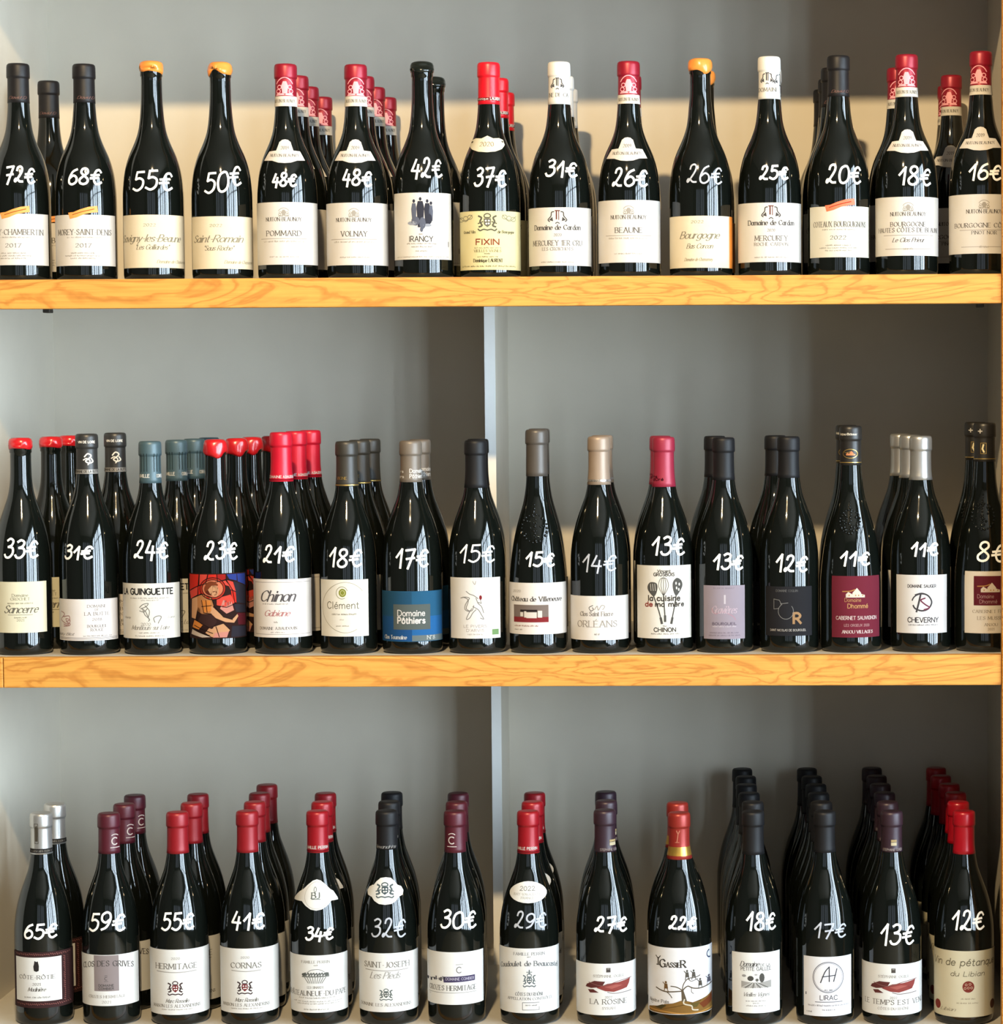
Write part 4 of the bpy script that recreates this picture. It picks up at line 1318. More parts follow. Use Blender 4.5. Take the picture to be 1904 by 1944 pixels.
b = B('middle', 1375, 831, 55)
b.capsule(912, CHARCOAL)
L = b.label(1337, 1413, 1112, 1214, '#9d929f')
sh = Sheet('lettering')
w, dk = ink('#d5ccd4'), ink('#6a6070')
b.micro(sh, 1374, 40, 1118, ink('#8c8190'), 1.8); b.line(sh, [(1376, 1131), (1376, 1146)], 3.4, w)
b.text(sh, 'Gravières', 1374, 46, 1165, 14, 'c', ink('#c9b4c0')); b.line(sh, [(1352, 1156), (1358, 1166), (1372, 1162), (1390, 1170), (1396, 1178)], 1, ink('#c48a9a'), 1, True)
b.text(sh, 'BOURGUEIL', 1375, 44, 1187, 4.5, 'b', dk); b.micro(sh, 1375, 46, 1191, w, 1.6); b.micro(sh, 1375, 56, 1203, ink('#857a88'), 2); b.micro(sh, 1375, 60, 1208, ink('#857a88'), 2)
sh.build(L)
reg(b, '13€', (1354, 1412, 1052, 1082), 'charcoal-capped 13€', 'charcoal capsule, lilac label', [(1357, 1.4, 'charcoal-capped')])

b = B('middle', 1498, 829, 56, capx=1496)
b.capsule(908, CHARCOAL)
L = b.label(1455, 1540, 1114, 1208, '#242427')
sh = Sheet('lettering')
g = ink('#8b8a88')
b.text(sh, 'DOMAINE COQUIN', 1494, 40, 1124, 4, 'n', ink('#6f6e6c'))
b.line(sh, [(1470, 1138), (1470, 1157), (1478, 1156), (1484, 1148), (1480, 1140), (1470, 1138)], 1, g, 1)
b.ring(sh, 1492, 1161, 14, 15, 1, g, 1, 24, -40, 240); b.line(sh, [(1482, 1147), (1496, 1145)], 1, g)
b.text(sh, 'R', 1513, 13, 1184, 19, 'b', ink('#b08a62'), 1, bold=1.1)
b.text(sh, 'SAINT NICOLAS DE BOURGUEIL', 1496, 66, 1199, 4, 'n', ink('#c8c4bc'))
sh.build(L)
reg(b, '12€', (1473, 1534, 1055, 1087), 'middle 12€', 'charcoal capsule, black label', [(1472, 1, 'black-capped')])

BLACKGOLD = mat('#211f1d', .4, .1, .5, .04, 60)
def dhomme_cap(b, ybot, x, emb):
    c = b.capsule(ybot, BLACKGOLD)
    sh = Sheet('capsule_print')
    b.rect(sh, x - 60, x + 60, ybot - 6, ybot - 4.5, GOLD)
    if emb == 'house':
        b.ring(sh, x + 3, ybot - 22, 13, 8.5, 1.2, GOLD, 1, 18); house(b, sh, x + 3, ybot - 22, 18, mat('#b0704a', .5, 0, .3, 0), GOLD)
        b.text(sh, 'Anjou-Brissac', x, 30, ybot - 57, 4, 'k', mat('#c8c2b4', .5, 0, .3, 0))
    else:
        w = mat('#d8cba0', .5, 0, .3, 0)
        b.line(sh, [(x - 5, ybot - 35), (x + 5, ybot - 35), (x + 5, ybot - 15), (x - 5, ybot - 15), (x - 5, ybot - 35)], 1, GOLD); b.line(sh, [(x, ybot - 32), (x - 2, ybot - 24), (x + 1, ybot - 18)], 3, w)
        b.line(sh, [(x - 24, ybot - 31), (x - 20, ybot - 27), (x - 22, ybot - 20)], 1.6, w, 1, True)
        xx = ink('#e8e4dc')
        b.line(sh, [(x - 6, ybot - 61), (x - 6, ybot - 54)], 2, xx); b.line(sh, [(x - 9.5, ybot - 57.5), (x - 2.5, ybot - 57.5)], 2, xx)
    sh.build(c)

b = B('middle', 1615.5, 809, 58, 'L', capx=1612)
dhomme_cap(b, 884, 1612, 'house')
embossed(b, 1614, 988, 40, 56, 5)
L = b.label(1580, 1668, 1094, 1211, '#6f2333')
sh = Sheet('emblem')
house(b, sh, 1622, 1128, 38, ink('#ece2d2'), ink('#c08a4e'))
sh.build(L)
sh = Sheet('lettering')
g, w = ink('#d0a06a'), ink('#e8d6d2')
b.text(sh, 'Domaine', 1619, 30, 1143, 7, 'l', g); b.text(sh, 'Dhommé', 1628, 37, 1155, 8, 'l', g, bold=1.6)
b.text(sh, 'CABERNET SAUVIGNON', 1625, 74, 1177, 6.5, 'n', w); b.text(sh, 'LES ORGEUX 2020', 1626, 46, 1190, 4.5, 'n', ink('#c49a9a')); b.text(sh, 'ANJOU VILLAGES', 1627, 56, 1203, 5.5, 'k', w)
sh.build(L)
reg(b, '11€', (1594, 1653, 1048, 1075), 'maroon-label 11€', 'black and gold capsule, maroon label', [(1607, 1, 'black-capped')])

b = B('middle', 1748, 828, 57, capx=1743)
SILVER = mat('#b4b3b0', .32, .75, .5, .03, 60)
b.capsule(912, SILVER)
L = b.label(1703, 1796, 1092, 1203, '#e6e4e4')
sh = Sheet('lettering')
k = ink('#4b494c')
b.text(sh, 'DOMAINE SAUGER', 1750, 52, 1116, 5.5, 'n', k, bold=1.2); b.text(sh, 'CHEVERNY', 1752, 56, 1182, 9, 'n', k, bold=1.2); b.micro(sh, 1752, 56, 1188, ink('#77747a'), 2.4)
sh.build(L)
sh = Sheet('emblem')
b.line(sh, [(1738, 1130), (1750, 1127), (1762, 1132), (1768, 1144), (1762, 1156), (1750, 1160), (1738, 1156), (1734, 1150)], 3, k, 1, True)
b.line(sh, [(1748, 1128), (1744, 1146), (1740, 1162)], 3.4, k); b.line(sh, [(1756, 1136), (1748, 1140), (1756, 1148), (1764, 1154), (1754, 1158)], 2.6, ink('#7a3a52'), 2, True)
b.ring(sh, 1750, 1143, 18, 15, 2.4, k, 1, 16, 190, 300)
sh.build(L)
reg(b, '11€', (1729, 1782, 1030, 1056), 'silver-capped 11€', 'silver capsule, white label', [(1728, 1, 'silver-capped'), (1710, 2, 'silver-capped')])

b = B('middle', 1869, 803, 57, 'L', capx=1867)
dhomme_cap(b, 877, 1867, 'arms')
embossed(b, 1866, 978, 44, 62, 9)
L = b.label(1832, 1922, 1085, 1203, '#e2d6c4')
sh = Sheet('emblem')
b.rect(sh, 1849, 1908, 1094, 1150, ink('#64202a')); house(b, sh, 1878, 1118, 38, ink('#e6d6c0'), ink('#c08a4e'), 2)
b.text(sh, 'Domaine', 1871, 30, 1136, 7, 'l', ink('#c49a9a'), 2); b.text(sh, 'Dhommé', 1876, 32, 1146, 7, 'l', ink('#c49a9a'), 2)
sh.build(L)
sh = Sheet('lettering')
g = ink('#9d9080')
for t, w, y, h in (('CABERNET FRANC', 68, 1164, 5.5), ('LES MUSSES', 50, 1177, 6), ('ANJOU', 24, 1189, 5), ('2021', 12, 1197, 4)):
    b.text(sh, t, 1881, w, y, h, 's', g)
sh.build(L)
reg(b, '8€', (1854, 1910, 1031, 1067), '8€', 'with black capsule', [(1852, 1, 'black-capped')])

# ================================================================== bottom shelf; white label papers whitened to carry the extra daylight
b = B('bottom', 84, 1540, 55.5, capx=83)
c = b.capsule(1623, SILVER)
sh = Sheet('capsule_print')
b.rect(sh, 40, 126, 1612, 1620, ink('#2c2a28')); b.micro(sh, 83, 38, 1618, ink('#8b8780'), 4)
b.line(sh, [(72, 1565), (78, 1565), (78, 1602), (72, 1602), (72, 1565)], 1, ink('#5c5850')); b.poly(sh, [(73, 1572), (76, 1568), (78, 1578), (77, 1598), (73, 1598)], ink('#4c463c'))
sh.build(c)
L = b.label(29.5, 139.5, 1808, 1914, '#3a2424')
sh = Sheet('panel_and_border')
b.rect(sh, 33, 117, 1818, 1901, paper('#f2f2ee'), 1)
rnd = random.Random(4)
pk = ink('#8a5550')
for k in range(26):
    x = 34 + k * 3.9
    for y in (1812.5, 1907):
        b.line(sh, [(x, y - rnd.uniform(0, 2)), (x + 2.2, y + rnd.uniform(0, 2))], 1.6, pk)
for k in range(22):
    y = 1819 + k * 3.9
    b.line(sh, [(121 + rnd.uniform(0, 2), y), (124, y + 2.2)], 1.8, pk); b.line(sh, [(128, y), (131 + rnd.uniform(-1, 1), y + 2)], 1.2, ink('#5f3a38'))
sh.build(L)
sh = Sheet('lettering')
g = ink('#77736c')
b.text(sh, 'CÔTE-RÔTIE', 72, 66, 1859, 7, 's', g, 2); b.text(sh, '2021', 70, 15, 1871, 4.5, 's', g, 2); b.text(sh, 'Madinière', 70, 32, 1882, 7, 'c', g, 2); b.micro(sh, 71, 50, 1895, g, 3)
b.poly(sh, [(66, 1830), (67, 1824), (70, 1826), (73, 1825), (73, 1829), (75, 1834), (74.5, 1843), (70, 1845), (65.5, 1843), (64.5, 1835)], ink('#332f2c'), 2)
sh.build(L)
reg(b, '65€', (48, 112, 1754, 1783), '65€', 'silver capsule, brown-bordered label', [(104, 1, 'silver-capped')])

BURG = mat('#4a1521', .42, .15, .5, .05, 60)
def c_mark(b, sh, x, y, k, m, lay=1):
    b.ring(sh, x, y, 5.5 * k, 6.5 * k, 2.1 * k, m, lay, 16, 50, 310)
    b.ring(sh, x, y - 5 * k, 8 * k, 8 * k, 1.6 * k, m, lay, 8, 225, 315); b.line(sh, [(x - 8 * k, y + 12 * k), (x + 8 * k, y + 12 * k)], 1.4 * k, m, lay)

def combier_cap(b, x, yb):
    c = b.capsule(yb, BURG)
    sh = Sheet('capsule_print')
    c_mark(b, sh, x, yb - 24, 1.0, ink('#e8dcd8'))
    sh.build(c)

b = B('bottom', 212, 1541, 55)
combier_cap(b, 222.5, 1622)
L = b.label(157, 263, 1813, 1910, '#f2f2ee')
sh = Sheet('colour_block')
b.rect(sh, 180, 226, 1814, 1882, paper('#968a8a'), 1)
sh.build(L)
sh = Sheet('lettering')
g = ink('#625d5c')
b.text(sh, 'CLOS DES GRIVES', 207, 92, 1834, 10, 's', g, 2, arch=7)
c_mark(b, sh, 202, 1858, .45, g, 2); b.text(sh, 'DOMAINE', 202, 28, 1873, 4, 'b', g, 2); b.text(sh, 'COMBIER', 202, 28, 1879, 4, 'b', g, 2)
b.text(sh, 'CROZES HERMITAGE', 204, 68, 1895, 5, 's', ink('#a8a29a')); b.text(sh, '2021', 202, 17, 1905, 4.5, 's', ink('#a8a29a'))
sh.build(L)
reg(b, '59€', (172, 242, 1734, 1769), '59€', 'burgundy capsule with pale C', [(236, 1, 'burgundy-capped'), (256, 2, 'burgundy-capped')])

REDCAP = mat('#84121b', .4, .15, .5, .05, 60)
def alex(b, lb, title, w, xc, y0, red=True):
    L = b.label(*lb, '#f2f2ee')
    sh = Sheet('lettering')
    g = ink('#8a867e')
    b.text(sh, title, xc, w, y0 + 37, 10, 's', g); b.line(sh, [(xc - w * .48, y0 + 42), (xc, y0 + 43.5), (xc + w * .48, y0 + 42)], 1.2, ink('#aaa59c'), 1, True)
    if red:
        b.text(sh, '2020', xc - 2, 16, y0 + 19, 4, 's', ink('#a8a39a')); b.text(sh, 'Marc Rosselin', xc, 42, y0 + 101, 7, 'c', g)
        b.text(sh, 'MAISON LES ALEXANDRINS', xc, 86, y0 + 110, 5.5, 's', g); b.micro(sh, xc, 60, y0 + 115, ink('#b5b0a6'), 1.6)
    else:
        b.text(sh, 'Les Pieds', xc - 4, 54, y0 + 58, 12, 'c', ink('#b9b7b2')); b.text(sh, 'DOMAINE LES ALEXANDRINS', xc - 2, 92, y0 + 111, 5.5, 's', g)
    sh.build(L)
    sh = Sheet('emblem')
    if red:
        crest(b, sh, xc - 3, y0 + 74, 29, 29, ink('#7a1f24'), ink('#4c3a3a'))
    else:
        crest(b, sh, xc - 2, y0 + 89, 25, 24, ink('#55605e'), ink('#6a7472'))
    sh.build(L)

b = B('bottom', 342, 1539, 56, capx=340)
b.capsule(1622, REDCAP)
alex(b, (286.5, 397, 1803, 1927), 'HERMITAGE', 76, 336, 1803)
reg(b, '55€', (309, 372, 1734, 1767), '55€', 'red capsule, red crest label', [(364, 1, 'red-capped'), (376, 2, 'red-capped')])
b = B('bottom', 474, 1537, 55.5, capx=471)
b.capsule(1620, REDCAP)
alex(b, (420, 529, 1801, 1924), 'CORNAS', 56, 468, 1801)
reg(b, '41€', (441, 506, 1732, 1765), '41€', 'red capsule, red crest label', [(484, 1, 'red-capped'), (493, 2, 'red-capped'), (507, 3, 'red-capped')])

CRIM2 = mat('#8c101b', .36, .15, .5, .05, 60)
def perrin_cap(b, x, yb):
    c = b.capsule(yb, CRIM2)
    sh = Sheet('capsule_print')
    b.text(sh, 'FAMILLE PERRIN', x, 38, yb - 8, 5, 'b', ink('#e3d2cc')); b.line(sh, [(x - 40, yb - 4), (x + 40, yb - 4)], 1, ink('#5a0c14'))
    sh.build(c)

b = B('bottom', 607, 1537, 54.5)
perrin_cap(b, 606, 1620)
n = b.label(0, 0, 0, 0, '#f2f2ee', 'neck_label', 0, [(565, 1708), (571, 1694), (576, 1690), (584, 1680), (594, 1672), (603.5, 1669.5), (613, 1672), (623, 1680), (631, 1690), (636, 1694), (641, 1708), (641, 1712), (629, 1712), (622, 1720), (612, 1727), (603, 1729), (594, 1727), (585, 1720), (578, 1712), (565, 1712)])
sh = Sheet('emblem')
g = ink('#6f7672')
b.text(sh, 'B', 598, 8, 1706, 11, 'k', g); b.text(sh, 'J', 606, 7, 1706, 11, 'k', g); b.line(sh, [(594, 1707.5), (610, 1707.5)], 1.2, g); b.ring(sh, 601, 1689, 2.2, 5, 1, g, 1, 12)
b.ring(sh, 603, 1700, 21, 26, .7, ink('#c9c5ba'), 1, 24)
sh.build(n)
L = b.label(552.5, 659.5, 1814, 1923, '#f2f2ee')
sh = Sheet('illustration')
for k in range(9):
    x = 578 + k * 5.2
    b.line(sh, [(x, 1850 + (k % 3)), (x + 3, 1848), (x + 4, 1853)], 2.2, ink('#6f7370'), 1, True)
    b.line(sh, [(598 + (x - 598) * .95, 1856), (598 + (x - 598) * .6, 1867)], 1.6, ink('#9a9c96'))
b.line(sh, [(584, 1847), (592, 1842), (606, 1841), (616, 1846)], 1.1, ink('#8b8d88'), 1, True); b.line(sh, [(575, 1855), (624, 1854)], 2.2, ink('#7d807b')); b.ell(sh, 578, 1851, 4, 3, ink('#5f635f'), 1, 8); b.ell(sh, 620, 1850, 4, 3.4, ink('#6a6e6a'), 1, 8)
sh.build(L)
sh = Sheet('lettering')
g = ink('#969389')
b.text(sh, 'FAMILLE PERRIN', 600, 52, 1829, 4.5, 's', g); b.micro(sh, 600, 10, 1834, g, 1.6); b.text(sh, 'LES SINARDS', 599, 30, 1877, 4, 's', g)
b.text(sh, 'CHÂTEAUNEUF-DU-PAPE', 604, 102, 1891, 9, 's', ink('#8b8983')); b.micro(sh, 602, 70, 1896, ink('#a8a69c'), 1.8); b.micro(sh, 604, 92, 1903, ink('#b5b3aa'), 1.6); b.micro(sh, 604, 80, 1907, ink('#b5b3aa'), 1.6); b.micro(sh, 600, 48, 1918, ink('#a8a69c'), 1.8)
sh.build(L)
reg(b, '34€', (582, 635, 1762, 1786), '34€', 'crimson capsule, winged neck label', [(612, 1, 'crimson-capped'), (618, 2, 'crimson-capped')])

b = B('bottom', 738, 1536, 55.5, capx=734)
c = b.capsule(1614, CHARCOAL)
sh = Sheet('capsule_print')
b.text(sh, 'Alexandrins', 734, 38, 1611, 6, 'c', ink('#a4a2a0'))
sh.build(c)
n = b.label(0, 0, 0, 0, '#f2f2ee', 'neck_label', 0, [(701, 1693), (703, 1685), (710, 1681), (714, 1674), (722, 1667), (734, 1665.5), (746, 1667), (754, 1674), (758, 1681), (765, 1685), (767, 1693), (764, 1701), (757, 1704), (752, 1711), (744, 1716.5), (734, 1718), (724, 1716.5), (716, 1711), (711, 1704), (704, 1701)])
sh = Sheet('emblem')
crest(b, sh, 733, 1691, 34, 32, ink('#4f5f66'), ink('#5f6d72'))
sh.build(n)
alex(b, (683, 793.5, 1810, 1922), 'SAINT-JOSEPH', 82, 735, 1800, False)
reg(b, '32€', (707, 773, 1744, 1781), '32€', 'faint writing, charcoal capsule, neck label', [(739, 1, 'charcoal-capped'), (744, 2, 'charcoal-capped')], faint=True)

b = B('bottom', 867, 1537, 54.5, capx=865)
combier_cap(b, 861, 1620)
L = b.label(812.5, 917, 1808, 1908, '#f2f2ee')
sh = Sheet('illustration')
rnd = random.Random(8)
for k in range(11):
    x = 813 + k * 3
    h = rnd.uniform(3, 10)
    b.rect(sh, x, x + 2.6, 1864 - h, 1864 + rnd.uniform(-4, 1), ink(rnd.choice(['#3c3c44', '#6e6e78', '#a5a5aa'])))
sh.build(L)
sh = Sheet('purple_band')
b.poly(sh, [(842, 1855), (901, 1853), (901, 1864), (843, 1866)], ink('#4f4668'))
sh.build(L)
sh = Sheet('lettering')
g = ink('#7d7c78')
b.text(sh, 'DOMAINE COMBIER', 873, 52, 1861.5, 5, 'n', ink('#c9c4d6'), 2)
b.ring(sh, 872, 1842, 5, 5.5, 1.5, g, 1, 14, 45, 315); b.line(sh, [(866, 1832), (879, 1831)], 1, ink('#a8a8a2'))
b.text(sh, 'CROZES HERMITAGE', 860, 86, 1881, 9, 's', g); b.line(sh, [(816, 1886), (903, 1885)], 1, ink('#a8a8a2')); b.micro(sh, 818, 5, 1890, g, 2)
sh.build(L)
reg(b, '30€', (838, 907, 1729, 1764), '30€', 'burgundy capsule, purple band on label', [(867, 1, 'burgundy-capped'), (870, 2, 'burgundy-capped')])

b = B('bottom', 1005.5, 1537, 56, capx=1003.5)
perrin_cap(b, 1002, 1622)
n = b.label(0, 0, 0, 0, '#f2f2ee', 'neck_label', 0, [(1004.5 + 34 * math.cos(k / 24 * 6.2832), 1694 + 21 * math.sin(k / 24 * 6.2832)) for k in range(24)])
sh = Sheet('lettering')
g = ink('#98978f')
b.text(sh, '2022', 1003, 28, 1691, 8, 'n', g); b.text(sh, 'RAY-VAUCLUSE', 1003, 50, 1700, 4, 's', ink('#b5b3a8')); b.text(sh, 'FRANCE', 1003, 24, 1707, 4, 's', ink('#b5b3a8'))
sh.build(n)
L = b.label(949.5, 1060.5, 1801, 1924, '#f2f2ee')
sh = Sheet('lettering')
g = ink('#85878a')
b.text(sh, 'FAMILLE PERRIN', 1005, 57, 1814, 5, 's', g); b.micro(sh, 1005, 10, 1818, g, 1.6)
b.text(sh, 'Coudoulet de Beaucastel', 1005, 104, 1834, 9, 'k', g, arch=8)
b.text(sh, 'CÔTES DU RHÔNE', 1005, 52, 1891, 6, 's', g); b.text(sh, 'APPELLATION CONTRÔLÉE', 1006, 82, 1899, 4.5, 's', g)
b.line(sh, [(992, 1918), (992, 1904), (1023, 1904)], 1, g); b.line(sh, [(1023, 1912), (1023, 1918), (992, 1918)], 1, g); b.micro(sh, 1008, 24, 1910, g, 2)
sh.build(L)
sh = Sheet('emblem')
crest(b, sh, 1005, 1862, 24, 28, ink('#5c6a70'), ink('#6c787c')); b.line(sh, [(1005, 1842), (1005, 1850)], 2, ink('#6c787c')); b.line(sh, [(1000, 1846), (1010, 1846)], 1.4, ink('#6c787c'))
sh.build(L)
reg(b, '29€', (978, 1040, 1733, 1764), '29€', 'faint writing, oval neck label', [(1011, 1, 'red-capped'), (1015, 2, 'red-capped')], faint=True)

AUB = mat('#2f1e28', .42, .15, .5, .05, 60)
def ogier(b, x, yb, lb, xc, y0, title, w, sub, dx):
    c = b.capsule(yb, AUB)
    sh = Sheet('capsule_print')
    g = ink('#c0a878')
    b.rect(sh, x + dx - 5, x + dx + 5, yb - 24, yb - 20, g); b.rect(sh, x + dx - 5, x + dx + 5, yb - 19, yb - 13, ink('#d8cba8')); b.text(sh, 'STEPHANE OGIER', x + dx * .6, 34, yb - 3, 4.5, 'n', ink('#a89a98'))
    sh.build(c)
    L = b.label(*lb, '#f2f2ee')
    sh = Sheet('illustration')
    Rr, Rd, Dk = ink('#9c4a44'), ink('#b5655c'), ink('#6a3634')
    X = lambda a: xc - 42 + a
    Y = lambda a: y0 + a
    b.poly(sh, [(X(2), Y(40)), (X(16), Y(33)), (X(36), Y(34)), (X(22), Y(40)), (X(30), Y(44)), (X(10), Y(47)), (X(0), Y(45))], Dk)
    b.poly(sh, [(X(20), Y(46)), (X(40), Y(38)), (X(60), Y(36)), (X(82), Y(31)), (X(70), Y(37)), (X(80), Y(40)), (X(66), Y(44)), (X(76), Y(48)), (X(52), Y(54)), (X(36), Y(52))], Rr, 2)
    b.poly(sh, [(X(34), Y(44)), (X(56), Y(40)), (X(68), Y(42)), (X(48), Y(48))], Rd, 3)
    b.poly(sh, [(X(4), Y(50)), (X(14), Y(49)), (X(24), Y(55)), (X(8), Y(56))], Dk); b.line(sh, [(X(40), Y(54)), (X(54), Y(57)), (X(84), Y(55))], 1.3, ink('#7a6864'), 1, True)
    b.line(sh, [(X(6), Y(36)), (X(30), Y(42)), (X(60), Y(34)), (X(84), Y(30))], 1.2, ink('#8d5f5a'), 3, True)
    sh.build(L)
    sh = Sheet('lettering')
    k = ink('#5c5450')
    b.rect(sh, xc - 4, xc + 4, y0 + 8, y0 + 16.5, k); b.line(sh, [(xc - 2, y0 + 10), (xc + 2, y0 + 10)], 1, ink('#c8c2b8'), 2)
    b.text(sh, 'STÉPHANE OGIER', xc, 56, y0 + 26, 4.5, 's', ink('#a39d94')); b.text(sh, '2022', xc, 13, y0 + 66, 4, 's', ink('#8d8780'))
    b.text(sh, title, xc, w, y0 + 77, 9, 's', ink('#827d76')); b.text(sh, sub, xc, 24 if len(sub) < 8 else 58, y0 + 87, 4.5, 's', ink('#aca69c'))
    sh.build(L)

b = B('bottom', 1150.5, 1535, 56)
ogier(b, 1150, 1619, (1095, 1206.5, 1830, 1928), 1155, 1830, 'LA ROSINE', 68, 'SYRAH', 14)
reg(b, '27€', (1130, 1192, 1742, 1771), '27€', 'aubergine capsule, red brushstroke label', [(1151, 1, 'aubergine-capped'), (1150, 2, 'aubergine-capped')])

b = B('bottom', 1291, 1540, 60, capx=1291)
COPPER = mat('#8c2a22', .36, .3, .5, .05, 60)
c = b.capsule(1633, COPPER)
sh = Sheet('capsule_print')
b.rect(sh, 1230, 1350, 1609, 1626, mat('#c9a04a', .3, .8, .5, .05, 60)); b.line(sh, [(1286, 1578), (1289, 1584), (1287, 1600)], 1.6, ink('#d88a70')); b.line(sh, [(1292, 1578), (1289, 1584)], 1.6, ink('#d88a70')); b.line(sh, [(1284, 1600), (1291, 1600)], 1.2, ink('#d88a70'))
sh.build(c)
L = b.label(1231.5, 1351, 1800, 1927, '#f2f2f4')
k = ink('#4b4640')
sh = Sheet('illustration')
GR = ink('#8f6a34')
b.poly(sh, [(1234, 1918), (1241, 1915), (1256, 1912), (1262, 1908), (1280, 1905), (1290, 1901), (1297, 1899), (1304, 1903), (1316, 1905), (1330, 1903), (1340, 1897), (1350, 1890), (1351, 1926), (1234, 1926)], GR, 1)
b.poly(sh, [(1244, 1916), (1258, 1909), (1266, 1910), (1256, 1918)], ink('#4f4426'), 2); b.poly(sh, [(1326, 1908), (1350, 1892), (1350, 1908), (1334, 1918)], ink('#7c3f22'), 2); b.poly(sh, [(1310, 1906), (1328, 1905), (1322, 1914), (1312, 1914)], ink('#6a5a2c'), 2)
b.line(sh, [(1299, 1898), (1298, 1906), (1312, 1911), (1314, 1918), (1324, 1920)], 2.4, ink('#e6dcc4'), 3, True); b.line(sh, [(1234, 1921), (1262, 1922), (1292, 1925), (1322, 1925), (1350, 1921)], 2.4, ink('#c8944a'), 2, True)
tr = ink('#6a5c48')
b.poly(sh, [(1293, 1880), (1297, 1880), (1299, 1890), (1304, 1902), (1294, 1902), (1294, 1890)], tr, 2)
for pts, w in (([(1295, 1882), (1282, 1883), (1266, 1884), (1256, 1882), (1247, 1878)], 2.2), ([(1295, 1881), (1290, 1877), (1283, 1874), (1274, 1873)], 1.8), ([(1296, 1881), (1300, 1876), (1306, 1873), (1314, 1877), (1326, 1879), (1340, 1877), (1350, 1874)], 2.2),
               ([(1295, 1880), (1297, 1870), (1302, 1862), (1308, 1858), (1320, 1857), (1328, 1854)], 1.7), ([(1266, 1884), (1272, 1889), (1276, 1895)], 1.5), ([(1312, 1876), (1312, 1884), (1316, 1888)], 1.2), ([(1306, 1859), (1312, 1864), (1324, 1860)], 1.2)):
    b.line(sh, pts, w, tr, 2, True)
for x, y, m in ((1265, 1874, '#7a5a34'), (1328, 1870, '#5c544a'), (1304, 1852, '#5f5a52'), (1316, 1852, '#5f5a52'), (1344, 1867, '#5c5a66')):
    b.ell(sh, x, y - 8, 2, 2.3, ink(m), 3, 8); b.poly(sh, [(x - 2.6, y - 5.5), (x + 2.6, y - 5.5), (x + 4, y + 4), (x - 3.4, y + 4)], ink(m), 3)
    b.line(sh, [(x - 2, y - 4), (x - 5.5, y - 8)], 1.4, ink(m), 3); b.line(sh, [(x - 2, y + 3), (x - 3.4, y + 9)], 1.4, ink(m), 3); b.line(sh, [(x + 2, y + 3), (x + 4.2, y + 9)], 1.4, ink(m), 3)
sh.build(L)
sh = Sheet('moon')
b.ring(sh, 1346, 1817, 5, 7, 2.6, ink('#36486a'), 2, 14, 80, 260)
sh.build(L)
sh = Sheet('lettering')
b.text(sh, 'G', 1259, 10, 1838, 15, 'k', k, 2); b.text(sh, 'ASSIE', 1279, 26, 1837, 9, 'k', k, 2); b.text(sh, 'R', 1297, 9, 1837, 13, 'k', k, 2)
b.line(sh, [(1247, 1817), (1251, 1823), (1255, 1817)], 1.8, k, 2); b.line(sh, [(1251, 1821), (1251, 1833)], 3, k, 2); b.line(sh, [(1248, 1834), (1254, 1834)], 1.6, k, 2)
b.text(sh, 'Nostre Païs'.replace('ï', 'i'), 1253, 34, 1906, 6, 's', ink('#6c6a66'), 2); b.micro(sh, 1239, 6, 1910, ink('#8d8a86'), 2)
sh.build(L)
reg(b, '22€', (1271, 1324, 1741, 1765), '22€', 'copper-red capsule, tree picture label', [(1286, 1, 'copper-capped')])

def row6(front, xs):
    return [(x, i + 1, front) for i, x in enumerate(xs)]

b = B('bottom', 1431, 1537, 54, capx=1434)
b.capsule(1624, CHARCOAL)
L = b.label(1391, 1479, 1809, 1924, '#f2f2ee')
sh = Sheet('illustration')
for x, y, rx, ry, c_ in ((1425, 1858, 6, 5, '#54524e'), (1446, 1857, 5, 9, '#5c5a56'), (1437, 1861, 3, 3, '#6f6d69'), (1413, 1853, 4, 2.5, '#a8a6a2'), (1435, 1851, 3, 1.5, '#b8b6b2')):
    b.ell(sh, x, y, rx, ry, ink(c_), 1, 10)
b.poly(sh, [(1408, 1863), (1422, 1865), (1436, 1867), (1463, 1862), (1463, 1876), (1408, 1876)], ink('#b5b3ae'))
for k_ in range(8):
    b.line(sh, [(1433 + (k_ - 4) * 1.5, 1866), (1434 + (k_ - 3.7) * 7, 1876)], 1.5, ink('#6f6d69' if k_ % 2 else '#e0deda'), 2)
sh.build(L)
sh = Sheet('lettering')
g = ink('#6c6a68')
b.text(sh, 'Domaine', 1423, 34, 1835, 9, 'c', g); b.text(sh, 'DE LA', 1452, 18, 1835, 4.5, 'n', g); b.text(sh, 'PETITE GALLÉE', 1435, 55, 1843, 6.5, 'n', g)
b.text(sh, 'Vieilles Vignes', 1435, 48, 1892, 7, 'c', ink('#9a9894')); b.micro(sh, 1435, 40, 1902, ink('#a8a6a2'), 2); b.micro(sh, 1435, 14, 1906, ink('#a8a6a2'), 2); b.micro(sh, 1435, 38, 1911, ink('#a8a6a2'), 2)
sh.build(L)
reg(b, '18€', (1416, 1474, 1733, 1767), 'bottom 18€', 'charcoal capsule, grey landscape label', row6('black-capped', (1429, 1422, 1417, 1416, 1409)))

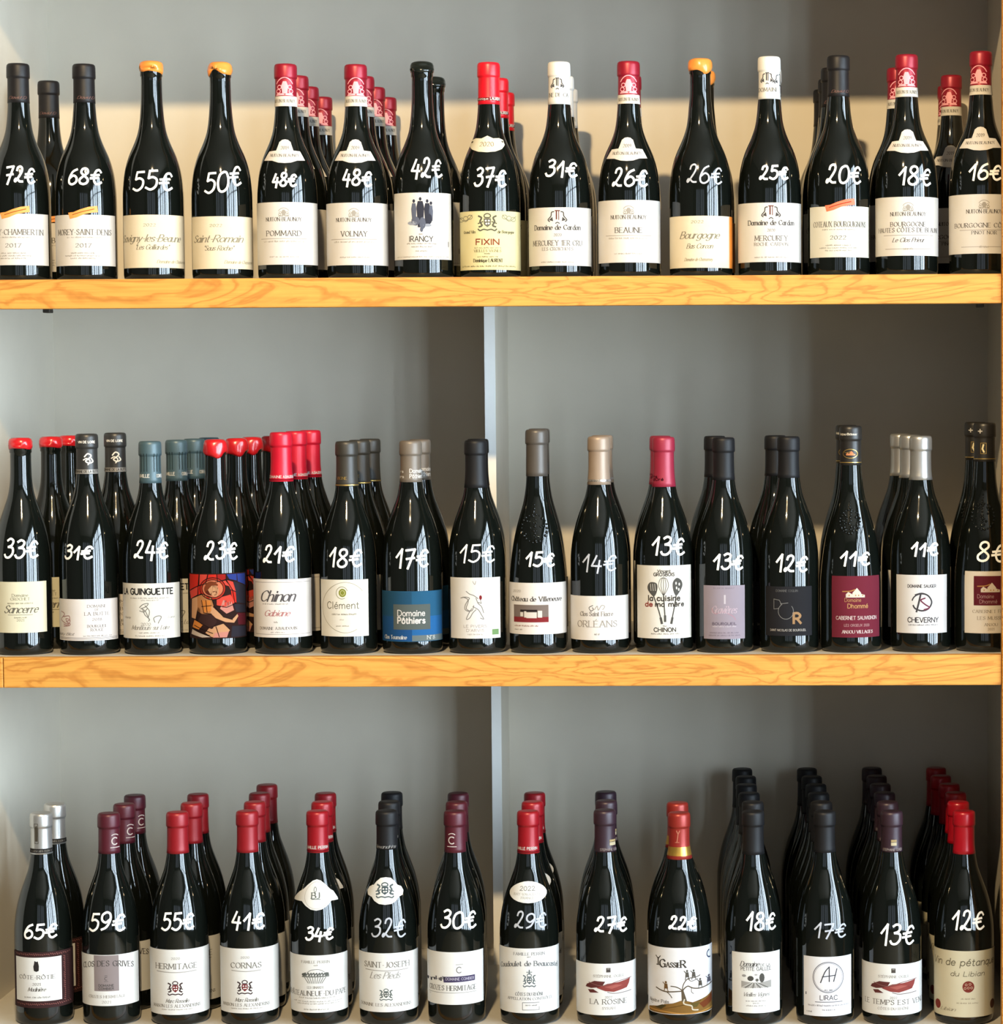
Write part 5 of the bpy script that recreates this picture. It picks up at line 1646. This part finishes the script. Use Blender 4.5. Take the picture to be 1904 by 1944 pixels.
b = B('bottom', 1566, 1537, 55, capx=1563)
b.capsule(1620, CHARCOAL)
L = b.label(1527, 1614.5, 1817, 1930, '#f2f2f5')
sh = Sheet('lettering')
k = ink('#4e4e54')
b.line(sh, [(1558, 1866), (1566, 1846), (1574, 1836)], 2, k, 2, True); b.line(sh, [(1574, 1836), (1574, 1864)], 2, k, 2); b.line(sh, [(1561, 1855), (1586, 1852)], 1.8, k, 2); b.line(sh, [(1588, 1840), (1582, 1864)], 2, k, 2)
b.text(sh, 'LIRAC', 1573, 32, 1899, 8.5, 'n', ink('#5a5a62')); b.line(sh, [(1548, 1903), (1598, 1903)], 1.2, ink('#6a6a72')); b.micro(sh, 1572, 76, 1911, ink('#8b8b94'), 3); b.micro(sh, 1573, 26, 1919, ink('#8b8b94'), 2.6)
b.micro(sh, 1572, 16, 1881, k, 1.6); b.micro(sh, 1538, 14, 1923, k, 2.4); b.line(sh, [(1531, 1886), (1531, 1890)], 2, k)
sh.build(L)
sh = Sheet('emblem')
b.ring(sh, 1572, 1856, 28, 29, 1.4, ink('#77777e'), 1, 36); b.ring(sh, 1572, 1856, 26, 27, .8, ink('#a0a0a8'), 1, 30)
sh.build(L)
reg(b, '17€', (1545, 1607, 1753, 1781), 'bottom 17€', 'faint writing, charcoal capsule', row6('black-capped', (1559, 1554, 1549, 1541, 1532)), faint=True)

b = B('bottom', 1693, 1537, 56, capx=1689)
ogier(b, 1690, 1619, (1636, 1750, 1831, 1928), 1696, 1831, 'LE TEMPS EST VENU', 104, 'CÔTES DU RHÔNE', 7)
reg(b, '13€', (1671, 1736, 1756, 1795), 'bottom 13€', 'aubergine capsule, red brushstroke label', row6('aubergine-capped', (1685, 1679, 1671, 1664, 1655)))

b = B('bottom', 1830, 1537, 56.3, capx=1828)
b.capsule(1623, mat('#a00a1c', .3, .1, .5, .05, 60))
L = b.label(1773, 1887, 1806, 1932, '#dcd3b6')
sh = Sheet('lettering')
k = ink('#77705c')
b.text(sh, 'Vin de pétanque', 1830, 108, 1834, 13, 'h', k); b.text(sh, 'du Libian', 1836, 62, 1854, 9, 'h', k); b.micro(sh, 1838, 30, 1898, ink('#9a927a'), 2); b.micro(sh, 1836, 42, 1906, ink('#9a927a'), 2)
b.text(sh, 'Libian', 1800, 26, 1921, 6, 'c', ink('#9a927a'))
sh.build(L)
sh = Sheet('emblem')
rd = ink('#8a3a30')
b.ell(sh, 1838, 1874, 11, 11, rd, 1, 20)
for p in ((1834, 1870), (1841, 1869), (1838, 1876), (1832, 1877), (1844, 1876)):
    b.ring(sh, p[0], p[1], 2, 2, .9, ink('#d8b8a0'), 2, 8)
b.ell(sh, 1782, 1912, 5, 9, rd, 1, 14); b.ell(sh, 1882, 1912, 4, 9, ink('#6a4638'), 1, 14)
sh.build(L)
reg(b, '12€', (1806, 1870, 1729, 1766), 'bottom 12€', 'bright red capsule, cream handwritten label', row6('red-capped', (1819, 1814, 1802, 1786, 1777)))
